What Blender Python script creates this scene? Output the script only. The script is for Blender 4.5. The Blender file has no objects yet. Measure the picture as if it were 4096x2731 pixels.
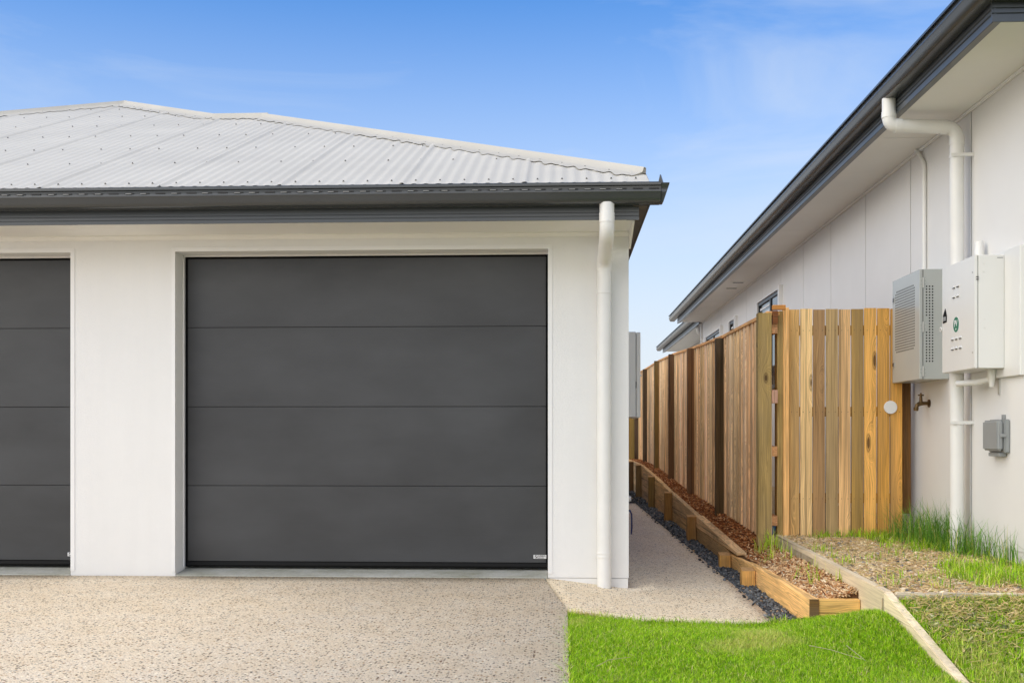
import bpy, bmesh, math, random
import numpy as np
from mathutils import Vector, Matrix, noise

random.seed(7)
rng = np.random.default_rng(11)
R = math.radians
scene = bpy.context.scene
COL = scene.collection

# ------------------------------------------------------------------ camera
CAMH = 0.953
cam_d = bpy.data.cameras.new('camera')
cam = bpy.data.objects.new('camera', cam_d)
COL.objects.link(cam)
cam.location = (0, 0, CAMH)
cam.rotation_euler = (R(90), 0, R(2.6624))
cam_d.sensor_width = 36.0
cam_d.sensor_fit = 'HORIZONTAL'
cam_d.lens = 36.0 * 4301 / 4096
cam_d.shift_y = (1736 - 1365.5) / 4096
cam_d.clip_start = 0.05
cam_d.clip_end = 3000
scene.camera = cam

# ------------------------------------------------------------------ sky, sun, exposure
SUN_V = Vector((-0.68, -0.52, 0.76)).normalized()
SUN_EL = math.asin(SUN_V.z)
SUN_AZ = math.atan2(SUN_V.x, SUN_V.y)
world = bpy.data.worlds.new('World')
scene.world = world
world.use_nodes = True
wn, wl = world.node_tree.nodes, world.node_tree.links
for n in list(wn):
    wn.remove(n)
w_out = wn.new('ShaderNodeOutputWorld')
w_bg = wn.new('ShaderNodeBackground')
w_bg.inputs['Strength'].default_value = 0.135
w_sky = wn.new('ShaderNodeTexSky')
w_sky.sky_type = 'NISHITA'
w_sky.sun_disc = False
w_sky.sun_elevation = SUN_EL
w_sky.sun_rotation = SUN_AZ
w_sky.altitude = 0
w_sky.air_density = 1.0
w_sky.dust_density = 0.6
w_sky.ozone_density = 2.2
# thin wisps of high cloud over the whole sky
w_tc = wn.new('ShaderNodeTexCoord')
w_map = wn.new('ShaderNodeMapping')
w_map.inputs['Location'].default_value = (26.28, 1.08, 17.91)
w_map.inputs['Scale'].default_value = (1.2, 1.2, 5.5)
w_map.inputs['Rotation'].default_value = (0.0, R(-16), 0.0)
w_no = wn.new('ShaderNodeTexNoise')
w_no.inputs['Scale'].default_value = 2.1
w_no.inputs['Detail'].default_value = 8
w_no.inputs['Roughness'].default_value = 0.55
w_no.inputs['Distortion'].default_value = 0.6
w_ra = wn.new('ShaderNodeValToRGB')
w_ra.color_ramp.elements[0].position = 0.49
w_ra.color_ramp.elements[0].color = (0, 0, 0, 1)
w_ra.color_ramp.elements[1].position = 0.80
w_ra.color_ramp.elements[1].color = (0.55, 0.55, 0.55, 1)
w_tint = wn.new('ShaderNodeMixRGB')                # deep clear blue overhead
w_tint.blend_type = 'MULTIPLY'
w_tint.inputs['Fac'].default_value = 1.0
w_tint.inputs['Color2'].default_value = (0.25, 0.88, 1.48, 1)
w_sep = wn.new('ShaderNodeSeparateXYZ')
w_hz = wn.new('ShaderNodeMapRange')                # pale haze towards the horizon, all the way round
w_hz.interpolation_type = 'SMOOTHSTEP'
w_hz.inputs['From Min'].default_value = 0.01
w_hz.inputs['From Max'].default_value = 0.46
w_hz.inputs['To Min'].default_value = 1.0
w_hz.inputs['To Max'].default_value = 0.0
w_haze = wn.new('ShaderNodeMixRGB')
w_haze.inputs['Color2'].default_value = (5.6, 6.05, 6.5, 1)
w_mix = wn.new('ShaderNodeMixRGB')
w_mix.inputs['Color2'].default_value = (5.0, 5.6, 6.4, 1)
wl.new(w_tc.outputs['Generated'], w_map.inputs['Vector'])
wl.new(w_map.outputs['Vector'], w_no.inputs['Vector'])
wl.new(w_no.outputs['Fac'], w_ra.inputs['Fac'])
wl.new(w_sky.outputs['Color'], w_tint.inputs['Color1'])
wl.new(w_tc.outputs['Generated'], w_sep.inputs[0])
wl.new(w_sep.outputs['Z'], w_hz.inputs['Value'])
wl.new(w_hz.outputs['Result'], w_haze.inputs['Fac'])
wl.new(w_tint.outputs['Color'], w_haze.inputs['Color1'])
wl.new(w_ra.outputs['Color'], w_mix.inputs['Fac'])
wl.new(w_haze.outputs['Color'], w_mix.inputs['Color1'])
# bright broken cloud added mostly out of view, to whiten and lift ambient light
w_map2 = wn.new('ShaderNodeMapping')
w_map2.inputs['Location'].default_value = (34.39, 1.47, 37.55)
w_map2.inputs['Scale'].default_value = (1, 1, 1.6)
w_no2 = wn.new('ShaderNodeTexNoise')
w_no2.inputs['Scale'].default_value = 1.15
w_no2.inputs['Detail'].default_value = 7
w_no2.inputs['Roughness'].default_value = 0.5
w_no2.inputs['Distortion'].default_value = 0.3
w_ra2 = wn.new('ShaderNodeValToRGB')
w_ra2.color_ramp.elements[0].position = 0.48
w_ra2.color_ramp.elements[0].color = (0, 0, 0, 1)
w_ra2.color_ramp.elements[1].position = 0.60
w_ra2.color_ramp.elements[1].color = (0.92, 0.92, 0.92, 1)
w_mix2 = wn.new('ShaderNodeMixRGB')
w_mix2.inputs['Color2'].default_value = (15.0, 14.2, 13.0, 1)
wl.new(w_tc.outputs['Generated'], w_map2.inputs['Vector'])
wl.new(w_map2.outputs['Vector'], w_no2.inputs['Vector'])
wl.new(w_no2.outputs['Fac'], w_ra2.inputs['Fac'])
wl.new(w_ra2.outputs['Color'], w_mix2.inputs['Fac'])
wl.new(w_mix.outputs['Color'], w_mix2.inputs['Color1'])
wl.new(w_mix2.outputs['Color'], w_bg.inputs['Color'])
wl.new(w_bg.outputs['Background'], w_out.inputs['Surface'])

sun_d = bpy.data.lights.new('sun', 'SUN')
sun_d.energy = 2.5
sun_d.angle = R(80)
sun_d.color = (1.0, 0.845, 0.605)
sun = bpy.data.objects.new('sun', sun_d)
COL.objects.link(sun)
sun.rotation_euler = SUN_V.to_track_quat('Z', 'Y').to_euler()

vs = scene.view_settings
vs.view_transform = 'Standard'
vs.look = 'None'
vs.exposure = 0.10
vs.gamma = 1.0
vs.use_curve_mapping = False
scene.cycles.max_bounces = 8
scene.cycles.diffuse_bounces = 5
scene.cycles.use_denoising = True

# ------------------------------------------------------------------ helpers
def srgb(r, g, b, k=1.0):
    f = lambda v: (v / 255 / 12.92) if v / 255 <= 0.04045 else ((v / 255 + 0.055) / 1.055) ** 2.4
    return (f(r) * k, f(g) * k, f(b) * k, 1.0)


def tag(o, label=None, cat=None, group=None, kind=None):
    if label: o['label'] = label
    if cat: o['category'] = cat
    if group: o['group'] = group
    if kind: o['kind'] = kind
    return o


def thing(name, loc, label, cat, group=None):
    o = bpy.data.objects.new(name, None)
    COL.objects.link(o)
    o.location = loc
    o.empty_display_size = 0.1
    tag(o, label, cat, group)
    return o


def origin(o):
    p = Vector((0, 0, 0))
    while o is not None:
        p += o.location if o.type == 'EMPTY' else Vector((0, 0, 0))
        o = o.parent
    return p


def put(o, parent):
    """parent o, keeping the coordinates it was built in (world)"""
    if parent is not None:
        o.parent = parent
        if parent.type == 'EMPTY':
            o.matrix_parent_inverse = Matrix.Translation(-parent.location)
        else:
            o.matrix_parent_inverse = (Matrix.Translation(parent.location) @ parent.rotation_euler.to_matrix().to_4x4()).inverted()
    return o


class MB:
    def __init__(s):
        s.v, s.f, s.m = [], [], []

    def add(s, vs_, fs, mi=0):
        b = len(s.v)
        s.v += [tuple(p) for p in vs_]
        s.f += [tuple(i + b for i in q) for q in fs]
        s.m += [mi] * len(fs)
        return s

    def box(s, x0, x1, y0, y1, z0, z1, mi=0):
        v = [(x0, y0, z0), (x1, y0, z0), (x1, y1, z0), (x0, y1, z0), (x0, y0, z1), (x1, y0, z1), (x1, y1, z1), (x0, y1, z1)]
        return s.add(v, [(0, 3, 2, 1), (4, 5, 6, 7), (0, 1, 5, 4), (1, 2, 6, 5), (2, 3, 7, 6), (3, 0, 4, 7)], mi)

    def prism(s, prof, a0, a1, axis='X', mi=0, caps=True):
        """closed profile of 2d points swept along an axis; profile axes: X->(y,z) Y->(x,z) Z->(x,y)"""
        def p(q, a):
            return {'X': (a, q[0], q[1]), 'Y': (q[0], a, q[1]), 'Z': (q[0], q[1], a)}[axis]
        n = len(prof)
        v = [p(q, a0) for q in prof] + [p(q, a1) for q in prof]
        f = [(i, (i + 1) % n, n + (i + 1) % n, n + i) for i in range(n)]
        if caps:
            f += [tuple(reversed(range(n))), tuple(range(n, 2 * n))]
        return s.add(v, f, mi)

    def tube(s, pts, r, seg=20, caps=True, mi=0):
        pts = [Vector(p) for p in pts]
        rr = r if isinstance(r, (list, tuple)) else [r] * len(pts)
        t0 = (pts[1] - pts[0]).normalized()
        up = Vector((0, 0, 1)) if abs(t0.z) < 0.9 else Vector((0, 1, 0))
        u = t0.cross(up).normalized()
        v_, f_ = [], []
        for i, p in enumerate(pts):
            if i == 0: t = t0
            elif i == len(pts) - 1: t = (pts[i] - pts[i - 1]).normalized()
            else: t = ((pts[i] - pts[i - 1]).normalized() + (pts[i + 1] - pts[i]).normalized()).normalized()
            u = (u - t * u.dot(t)).normalized()
            w = t.cross(u)
            for k in range(seg):
                a = 2 * math.pi * k / seg
                v_.append(p + (u * math.cos(a) + w * math.sin(a)) * rr[i])
        for i in range(len(pts) - 1):
            for k in range(seg):
                a, b = i * seg + k, i * seg + (k + 1) % seg
                f_.append((a, b, b + seg, a + seg))
        if caps:
            f_.append(tuple(reversed(range(seg))))
            f_.append(tuple(range((len(pts) - 1) * seg, len(pts) * seg)))
        return s.add(v_, f_, mi)

    def mesh(s, name, mats, smooth=None, bevel=0, seg=1):
        me = bpy.data.meshes.new(name)
        bm = bmesh.new()
        bv = [bm.verts.new(p) for p in s.v]
        for q, mi in zip(s.f, s.m):
            try:
                fc = bm.faces.new([bv[i] for i in q]); fc.material_index = mi
            except ValueError:
                pass
        bmesh.ops.recalc_face_normals(bm, faces=bm.faces)
        if bevel:
            ed = [e for e in bm.edges if len(e.link_faces) == 2 and e.calc_face_angle(0) > 0.5]
            bmesh.ops.bevel(bm, geom=ed, offset=bevel, segments=seg, affect='EDGES', clamp_overlap=True)
        bm.to_mesh(me); bm.free()
        for m in (mats if isinstance(mats, (list, tuple)) else [mats]):
            me.materials.append(m)
        if smooth is not None:
            me.polygons.foreach_set('use_smooth', [True] * len(me.polygons))
            me.set_sharp_from_angle(angle=R(smooth))
        return me

    def build(s, name, mats, parent=None, smooth=None, bevel=0, seg=1, color=None):
        o = bpy.data.objects.new(name, s.mesh(name, mats, smooth, bevel, seg))
        COL.objects.link(o)
        if color: o.color = color
        return put(o, parent)


def inst(name, me, parent, loc, rz=0.0, color=None, scale=None, rot=None):
    o = bpy.data.objects.new(name, me)
    COL.objects.link(o)
    o.location = loc
    o.rotation_euler = rot if rot else (0, 0, rz)
    if scale: o.scale = scale
    if color: o.color = color
    return put(o, parent)


def np_mesh(name, V, F, mat, col=None, parent=None, smooth=False):
    me = bpy.data.meshes.new(name)
    V = np.asarray(V, np.float32); F = np.asarray(F, np.int32)
    k = F.shape[1]
    me.vertices.add(len(V)); me.vertices.foreach_set('co', V.ravel())
    me.loops.add(F.size); me.loops.foreach_set('vertex_index', F.ravel())
    me.polygons.add(len(F))
    me.polygons.foreach_set('loop_start', np.arange(0, F.size, k, dtype=np.int32))
    me.polygons.foreach_set('loop_total', np.full(len(F), k, np.int32))
    if smooth: me.polygons.foreach_set('use_smooth', np.ones(len(F), bool))
    me.update(calc_edges=True); me.validate()
    if col is not None:
        a = me.color_attributes.new('Col', 'FLOAT_COLOR', 'POINT')
        c = np.ones((len(V), 4), np.float32); c[:, :3] = col
        a.data.foreach_set('color', c.ravel())
    me.materials.append(mat)
    o = bpy.data.objects.new(name, me)
    COL.objects.link(o)
    return put(o, parent)


# ------------------------------------------------------------------ materials
class NT:
    def __init__(s, name):
        s.m = bpy.data.materials.new(name); s.m.use_nodes = True
        s.n, s.l = s.m.node_tree.nodes, s.m.node_tree.links
        s.b = s.n['Principled BSDF']

    def new(s, t, **kw):
        n = s.n.new(t)
        for k, v in kw.items():
            if k in n.inputs: n.inputs[k].default_value = v
            else: setattr(n, k, v)
        return n

    def link(s, a, b): s.l.new(a, b)

    def coord(s, scale=(1, 1, 1), kind='Object', rot=(0, 0, 0)):
        t = s.new('ShaderNodeTexCoord'); m = s.new('ShaderNodeMapping')
        m.inputs['Scale'].default_value = scale; m.inputs['Rotation'].default_value = rot
        s.link(t.outputs[kind], m.inputs['Vector'])
        return m.outputs['Vector']

    def noise(s, vec, scale, detail=4, rough=0.55, dist=0.0):
        n = s.new('ShaderNodeTexNoise')
        n.inputs['Scale'].default_value = scale; n.inputs['Detail'].default_value = detail
        n.inputs['Roughness'].default_value = rough; n.inputs['Distortion'].default_value = dist
        if vec is not None: s.link(vec, n.inputs['Vector'])
        return n.outputs['Fac']

    def ramp(s, fac, stops, interp='LINEAR'):
        r = s.new('ShaderNodeValToRGB'); cr = r.color_ramp; cr.interpolation = interp
        while len(cr.elements) < len(stops): cr.elements.new(0.5)
        for e, (p, c) in zip(cr.elements, stops):
            e.position = p
            e.color = c if isinstance(c, (tuple, list)) else (c, c, c, 1)
        s.link(fac, r.inputs['Fac'])
        return r.outputs['Color']

    def mix(s, a, b, fac=1.0, mode='MIX'):
        n = s.new('ShaderNodeMixRGB', blend_type=mode)
        for sock, v in (('Color1', a), ('Color2', b), ('Fac', fac)):
            if isinstance(v, (int, float)): n.inputs[sock].default_value = v if sock == 'Fac' else (v, v, v, 1)
            elif isinstance(v, tuple): n.inputs[sock].default_value = v
            else: s.link(v, n.inputs[sock])
        return n.outputs['Color']

    def math(s, op, a, b=0.0):
        n = s.new('ShaderNodeMath', operation=op)
        for i, v in enumerate((a, b)):
            if isinstance(v, (int, float)): n.inputs[i].default_value = v
            else: s.link(v, n.inputs[i])
        return n.outputs[0]

    def base(s, v):
        if isinstance(v, tuple): s.b.inputs['Base Color'].default_value = v
        else: s.link(v, s.b.inputs['Base Color'])
        return s

    def set(s, rough=0.5, spec=0.5, metal=0.0, coat=0.0):
        s.b.inputs['Roughness'].default_value = rough
        s.b.inputs['Specular IOR Level'].default_value = spec
        s.b.inputs['Metallic'].default_value = metal
        s.b.inputs['Coat Weight'].default_value = coat
        return s

    def bump(s, h, strength=0.3, dist=0.01):
        n = s.new('ShaderNodeBump'); n.inputs['Strength'].default_value = strength; n.inputs['Distance'].default_value = dist
        s.link(h, n.inputs['Height']); s.link(n.outputs['Normal'], s.b.inputs['Normal'])
        return s


def painted(name, col, rough=0.45, spec=0.4, vary=0.05, scale=3.0, bump=0.0, bscale=60, metal=0.0):
    t = NT(name)
    v = t.coord()
    k = t.ramp(t.noise(v, scale, 5), [(0.3, 1 - vary), (0.7, 1 + vary * 0.3)])
    t.base(t.mix(col, k, 1.0, 'MULTIPLY')).set(rough, spec, metal)
    if bump: t.bump(t.noise(t.coord(), bscale, 3), bump, 0.002)
    return t.m


def render_wall(name, col):
    t = NT(name)
    v = t.coord()
    k = t.ramp(t.noise(v, 1.4, 6, 0.6), [(0.25, 0.955), (0.75, 1.0)])
    k2 = t.ramp(t.noise(t.coord((4, 4, 0.35)), 3, 5, 0.6), [(0.35, 0.985), (0.6, 1.0)])
    t.base(t.mix(t.mix(col, k, 1.0, 'MULTIPLY'), k2, 1.0, 'MULTIPLY')).set(0.85, 0.2)
    h = t.mix(t.noise(t.coord((1, 1, 1.6)), 75, 4, 0.6), t.noise(v, 260, 2), 0.35)
    t.bump(h, 0.55, 0.004)
    return t.m


def wood(name, axis, rough=0.8, knots=True, grain=1.0):
    """timber: colour from the object's own colour, grain along axis"""
    t = NT(name)
    tc = t.new('ShaderNodeTexCoord'); oi = t.new('ShaderNodeObjectInfo')
    cmb = t.new('ShaderNodeCombineXYZ')
    for i, k in enumerate((13.7, 29.3, 41.1)):
        t.link(t.math('MULTIPLY', oi.outputs['Random'], k), cmb.inputs[i])
    add = t.new('ShaderNodeVectorMath', operation='ADD')
    t.link(tc.outputs['Object'], add.inputs[0]); t.link(cmb.outputs[0], add.inputs[1])
    def sc(along, across, thin):
        m = t.new('ShaderNodeMapping')
        m.inputs['Scale'].default_value = {'Z': (across, thin, along), 'Y': (thin, along, across), 'X': (along, thin, across)}[axis]
        t.link(add.outputs[0], m.inputs['Vector'])
        return m.outputs['Vector']
    vor = t.new('ShaderNodeTexVoronoi'); vor.inputs['Scale'].default_value = 1.0
    t.link(sc(2.7, 6.0, 0.02), vor.inputs['Vector'])
    kd = vor.outputs['Distance']
    sep = t.new('ShaderNodeSeparateColor'); t.link(vor.outputs['Color'], sep.inputs[0])
    sel = t.math('GREATER_THAN', sep.outputs[0], 0.38)
    # growth rings that bend round the knots
    wv = t.new('ShaderNodeVectorMath', operation='ADD')
    kdv = t.new('ShaderNodeCombineXYZ')
    bend = t.math('MULTIPLY', t.math('MULTIPLY', t.ramp(kd, [(0.0, 1.0), (0.16, 0.55), (0.32, 0.18), (0.55, 0.0)]), sel), 3.2 if knots else 0.0)
    t.link(bend, kdv.inputs[{'Z': 0, 'Y': 2, 'X': 2}[axis]])
    t.link(sc(0.55, 26.0, 6.0), wv.inputs[0]); t.link(kdv.outputs[0], wv.inputs[1])
    g1 = t.noise(wv.outputs[0], 1.5, 4, 0.5, 0.5)
    g2 = t.noise(sc(2.0, 150.0, 60.0), 1.0, 4, 0.6)
    g3 = t.noise(sc(0.8, 6.0, 3.0), 1.0, 5, 0.6)
    ring = t.ramp(g1, [(0.26, 0.42), (0.36, 1.0), (0.42, 0.66), (0.47, 1.05), (0.53, 0.55), (0.58, 1.0), (0.66, 0.60), (0.74, 1.0)])
    fine = t.ramp(g2, [(0.3, 0.66), (0.62, 1.10)])
    blot = t.ramp(g3, [(0.30, 0.60), (0.48, 0.95), (0.66, 1.12)])
    c = t.mix(oi.outputs['Color'], ring, 0.88 * grain, 'MULTIPLY')
    c = t.mix(c, fine, 0.8 * grain, 'MULTIPLY')
    c = t.mix(c, blot, 0.9, 'MULTIPLY')
    stk = t.ramp(t.noise(sc(0.45, 38.0, 20.0), 1.0, 3, 0.5), [(0.30, 0.32), (0.42, 1.0)])
    c = t.mix(c, stk, 0.85, 'MULTIPLY')
    gry = t.ramp(t.noise(sc(0.6, 3.2, 2.0), 1.3, 5, 0.6), [(0.45, 0.0), (0.72, 0.34)])
    c = t.mix(c, (0.27, 0.225, 0.17, 1), gry)
    if knots:
        km = t.math('MULTIPLY', t.ramp(kd, [(0.0, 1.0), (0.06, 0.95), (0.085, 0.25), (0.10, 0.7), (0.13, 0.0)]), sel)
        c = t.mix(c, (0.060, 0.028, 0.012, 1), t.math('MULTIPLY', km, 0.9))
    t.base(c).set(rough, 0.25)
    t.bump(t.mix(g2, g1, 0.5), 0.35, 0.004)
    return t.m


def vcol(name, rough=0.8, spec=0.3, trans=0.0, vary=0.0):
    t = NT(name)
    a = t.new('ShaderNodeAttribute', attribute_name='Col')
    c = a.outputs['Color']
    if vary:
        c = t.mix(c, t.ramp(t.noise(t.coord(), 70, 3), [(0.3, 1 - vary), (0.7, 1 + vary * 0.4)]), 1.0, 'MULTIPLY')
    t.base(c).set(rough, spec)
    if trans:
        tr = t.new('ShaderNodeBsdfTranslucent'); t.link(c, tr.inputs['Color'])
        mx = t.new('ShaderNodeMixShader'); mx.inputs[0].default_value = trans
        out = t.n['Material Output']
        t.link(t.b.outputs[0], mx.inputs[1]); t.link(tr.outputs[0], mx.inputs[2]); t.link(mx.outputs[0], out.inputs['Surface'])
    return t.m


def aggregate(name, tint=(1, 1, 1, 1)):
    t = NT(name)
    v = t.coord()
    wv = t.new('ShaderNodeVectorMath', operation='ADD')
    wn_ = t.new('ShaderNodeTexNoise'); wn_.inputs['Scale'].default_value = 120
    t.link(v, wn_.inputs['Vector'])
    ws = t.new('ShaderNodeVectorMath', operation='SCALE'); ws.inputs['Scale'].default_value = 0.006
    t.link(wn_.outputs['Color'], ws.inputs[0]); t.link(v, wv.inputs[0]); t.link(ws.outputs[0], wv.inputs[1])
    def stones(scale):
        vo = t.new('ShaderNodeTexVoronoi'); vo.inputs['Scale'].default_value = scale
        t.link(wv.outputs[0], vo.inputs['Vector'])
        sp = t.new('ShaderNodeSeparateColor'); t.link(vo.outputs['Color'], sp.inputs[0])
        return vo.outputs['Distance'], sp
    d1, s1 = stones(72)
    d2, s2 = stones(135)
    pal = [(0.0, (0.035, 0.026, 0.020, 1)), (0.13, (0.10, 0.055, 0.028, 1)), (0.24, (0.20, 0.105, 0.050, 1)),
           (0.33, (0.36, 0.23, 0.12, 1)), (0.43, (0.60, 0.50, 0.38, 1)), (0.62, (0.68, 0.60, 0.48, 1)), (0.88, (0.80, 0.77, 0.70, 1)), (0.95, (0.16, 0.13, 0.11, 1))]
    c1 = t.ramp(s1.outputs[0], pal, 'CONSTANT')
    c2 = t.ramp(s2.outputs[0], pal, 'CONSTANT')
    big = t.noise(v, 0.55, 6, 0.62)
    mid = t.noise(v, 4.0, 5, 0.6)
    cement = t.mix((0.66, 0.585, 0.475, 1), (0.60, 0.555, 0.485, 1), t.ramp(mid, [(0.35, 0.0), (0.65, 1.0)]))
    m1 = t.ramp(d1, [(0.36, 1.0), (0.48, 0.0)])
    m2 = t.ramp(d2, [(0.28, 1.0), (0.42, 0.0)])
    pick = t.math('GREATER_THAN', s1.outputs[1], 0.36)
    c = t.mix(cement, c2, t.math('MULTIPLY', m2, 0.75))
    c = t.mix(c, c1, t.math('MULTIPLY', m1, pick))
    c = t.mix(c, t.ramp(big, [(0.28, 0.93), (0.48, 0.985), (0.70, 1.04)]), 1.0, 'MULTIPLY')
    c = t.mix(c, t.ramp(mid, [(0.32, 0.88), (0.6, 1.03)]), 0.8, 'MULTIPLY')
    c = t.mix(c, tint, 1.0, 'MULTIPLY')
    t.base(c).set(0.75, 0.3)
    t.bump(t.mix(t.ramp(d1, [(0.1, 1.0), (0.5, 0.0)]), t.ramp(d2, [(0.1, 1.0), (0.5, 0.0)]), 0.4), 0.6, 0.006)
    return t.m


M = {}
M['wall'] = render_wall('white_render', (0.77, 0.765, 0.745, 1))
M['clad'] = painted('white_cladding', (0.76, 0.755, 0.74, 1), 0.6, 0.3, 0.035, 2.0, 0.15, 200)
M['joint'] = painted('joint_sealant', (0.13, 0.13, 0.125, 1), 0.9, 0.1)
M['soffit'] = painted('soffit_paint', (0.82, 0.81, 0.77, 1), 0.6, 0.3, 0.04, 2.0)
M['trim'] = painted('white_trim', (0.78, 0.775, 0.76, 1), 0.45, 0.4, 0.03, 4.0)
M['pvc'] = painted('pvc_pipe', (0.76, 0.755, 0.73, 1), 0.38, 0.5, 0.05, 5.0)
M['gutter'] = painted('grey_gutter_paint', (0.050, 0.055, 0.058, 1), 0.25, 0.6, 0.10, 2.0)
M['fascia'] = painted('grey_fascia_paint', (0.060, 0.069, 0.078, 1), 0.30, 0.6, 0.10, 2.5)
M['gutter_in'] = painted('gutter_shadow', (0.045, 0.045, 0.045, 1), 0.6, 0.3)
M['slot_light'] = painted('gutter_slot_edge', (0.34, 0.34, 0.33, 1), 0.5, 0.4)
M['brown'] = painted('brown_fascia', (0.10, 0.085, 0.07, 1), 0.5, 0.3, 0.1)
M['roof'] = painted('pale_metal_roof', (0.60, 0.575, 0.505, 1), 0.5, 0.35, 0.09, 1.2)
M['cap'] = painted('pale_metal_capping', (0.50, 0.48, 0.425, 1), 0.55, 0.3, 0.08, 2.0)
M['screw'] = painted('zinc_screw', (0.17, 0.17, 0.16, 1), 0.5, 0.5, metal=0.4)
M['black'] = painted('black_seal', (0.006, 0.006, 0.006, 1), 0.7, 0.2)
M['window_frame'] = painted('black_window_frame', (0.02, 0.021, 0.023, 1), 0.35, 0.5)
M['box_white'] = painted('switchboard_enamel', (0.72, 0.72, 0.70, 1), 0.30, 0.5, 0.02, 4.0)
M['box_grey'] = painted('grey_enamel', (0.43, 0.45, 0.43, 1), 0.24, 0.6, 0.03, 4.0)
M['box_dark'] = painted('grey_plastic', (0.27, 0.285, 0.29, 1), 0.45, 0.4, 0.06, 6.0, 0.2, 150)
M['meter'] = painted('meter_box_enamel', (0.72, 0.715, 0.68, 1), 0.35, 0.5, 0.03)
M['steel'] = painted('steel', (0.55, 0.55, 0.53, 1), 0.3, 0.5, metal=0.8)
M['brass'] = painted('weathered_brass', (0.16, 0.10, 0.045, 1), 0.38, 0.5, 0.3, 40, metal=0.8)
M['green'] = painted('green_sticker', (0.005, 0.17, 0.10, 1), 0.4, 0.4)
M['white_ink'] = painted('white_print', (0.80, 0.80, 0.80, 1), 0.5, 0.3)
M['black_ink'] = painted('black_print', (0.015, 0.015, 0.015, 1), 0.5, 0.3)
M['blue'] = painted('blue_plastic', (0.02, 0.16, 0.50, 1), 0.35, 0.5, 0.2, 20)
M['dark_blue'] = painted('dark_blue_plastic', (0.01, 0.02, 0.10, 1), 0.35, 0.5)
M['concrete'] = NT('plain_concrete').m
M['cut'] = painted('sawn_end_grain', (0.50, 0.29, 0.12, 1), 0.85, 0.2, 0.3, 30)
M['woodZ'] = wood('timber_upright', 'Z')
M['woodZs'] = wood('timber_upright_plain', 'Z', knots=False, grain=0.9)
M['woodY'] = wood('timber_lengthwise', 'Y')
M['woodYs'] = wood('timber_weathered', 'Y', knots=False, grain=0.45)
M['woodX'] = wood('timber_crosswise', 'X')
M['agg_drive'] = aggregate('exposed_aggregate', (1.25, 1.18, 1.07, 1))
M['agg_path'] = aggregate('exposed_aggregate_path', (1.26, 1.19, 1.05, 1))
M['grass'] = vcol('grass_blades', 0.55, 0.3, 0.30)
M['stone'] = vcol('stones', 0.75, 0.35, 0, 0.35)
M['chip'] = vcol('wood_chips', 0.85, 0.25, 0, 0.3)


def soil(name, a, b, scale=8):
    t = NT(name)
    t.base(t.mix(a, b, t.ramp(t.noise(t.coord(), scale, 8, 0.65), [(0.3, 0.0), (0.7, 1.0)]))).set(0.95, 0.1)
    t.bump(t.noise(t.coord(), scale * 8, 6, 0.7), 0.8, 0.02)
    return t.m


M['ground'] = soil('dry_ground', (0.34, 0.31, 0.25, 1), (0.42, 0.38, 0.31, 1), 0.4)
M['turf'] = soil('turf_soil', (0.12, 0.17, 0.025, 1), (0.22, 0.22, 0.06, 1), 14)
M['mulch_soil'] = soil('mulch_soil', (0.10, 0.045, 0.020, 1), (0.20, 0.11, 0.055, 1), 30)
M['bed_soil'] = soil('bed_soil', (0.34, 0.26, 0.17, 1), (0.52, 0.42, 0.29, 1), 22)
M['gravel_soil'] = soil('gravel_soil', (0.02, 0.02, 0.02, 1), (0.05, 0.048, 0.045, 1), 40)

t = NT('garage_door_paint')      # dark charcoal, embossed horizontal wood grain
v = t.coord((1.2, 1.0, 30.0))
g = t.noise(v, 2.6, 5, 0.62, 1.4)
g2 = t.noise(t.coord((4, 1, 120.0)), 2.0, 3, 0.6, 0.6)
t.base(t.mix((0.043, 0.045, 0.048, 1), t.ramp(t.noise(t.coord((1, 1, 2.2)), 1.3, 4), [(0.3, 0.66), (0.7, 1.15)]), 1.0, 'MULTIPLY')).set(0.40, 0.5)
t.bump(t.mix(g, g2, 0.5), 0.22, 0.003)
M['door'] = t.m

t = NT('stained_concrete')
v = t.coord()
c = t.mix((0.42, 0.42, 0.38, 1), (0.26, 0.26, 0.20, 1), t.ramp(t.noise(t.coord((1, 1, 6)), 3.0, 7, 0.7), [(0.42, 0.0), (0.72, 1.0)]))
t.base(t.mix(c, t.ramp(t.noise(v, 60, 4), [(0.3, 0.85), (0.7, 1.05)]), 1.0, 'MULTIPLY')).set(0.85, 0.2)
t.bump(t.noise(v, 40, 6, 0.7), 0.4, 0.006)
M['concrete'] = t.m

t = NT('window_glass')
t.base((0.02, 0.024, 0.028, 1)).set(0.04, 0.9)
M['glass'] = t.m

# ------------------------------------------------------------------ ground pieces
def lerp(a, b, k): return a + (b - a) * k
def sstep(a, b, x):
    k = np.clip((np.asarray(x, float) - a) / (b - a), 0, 1)
    return k * k * (3 - 2 * k)


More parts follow.
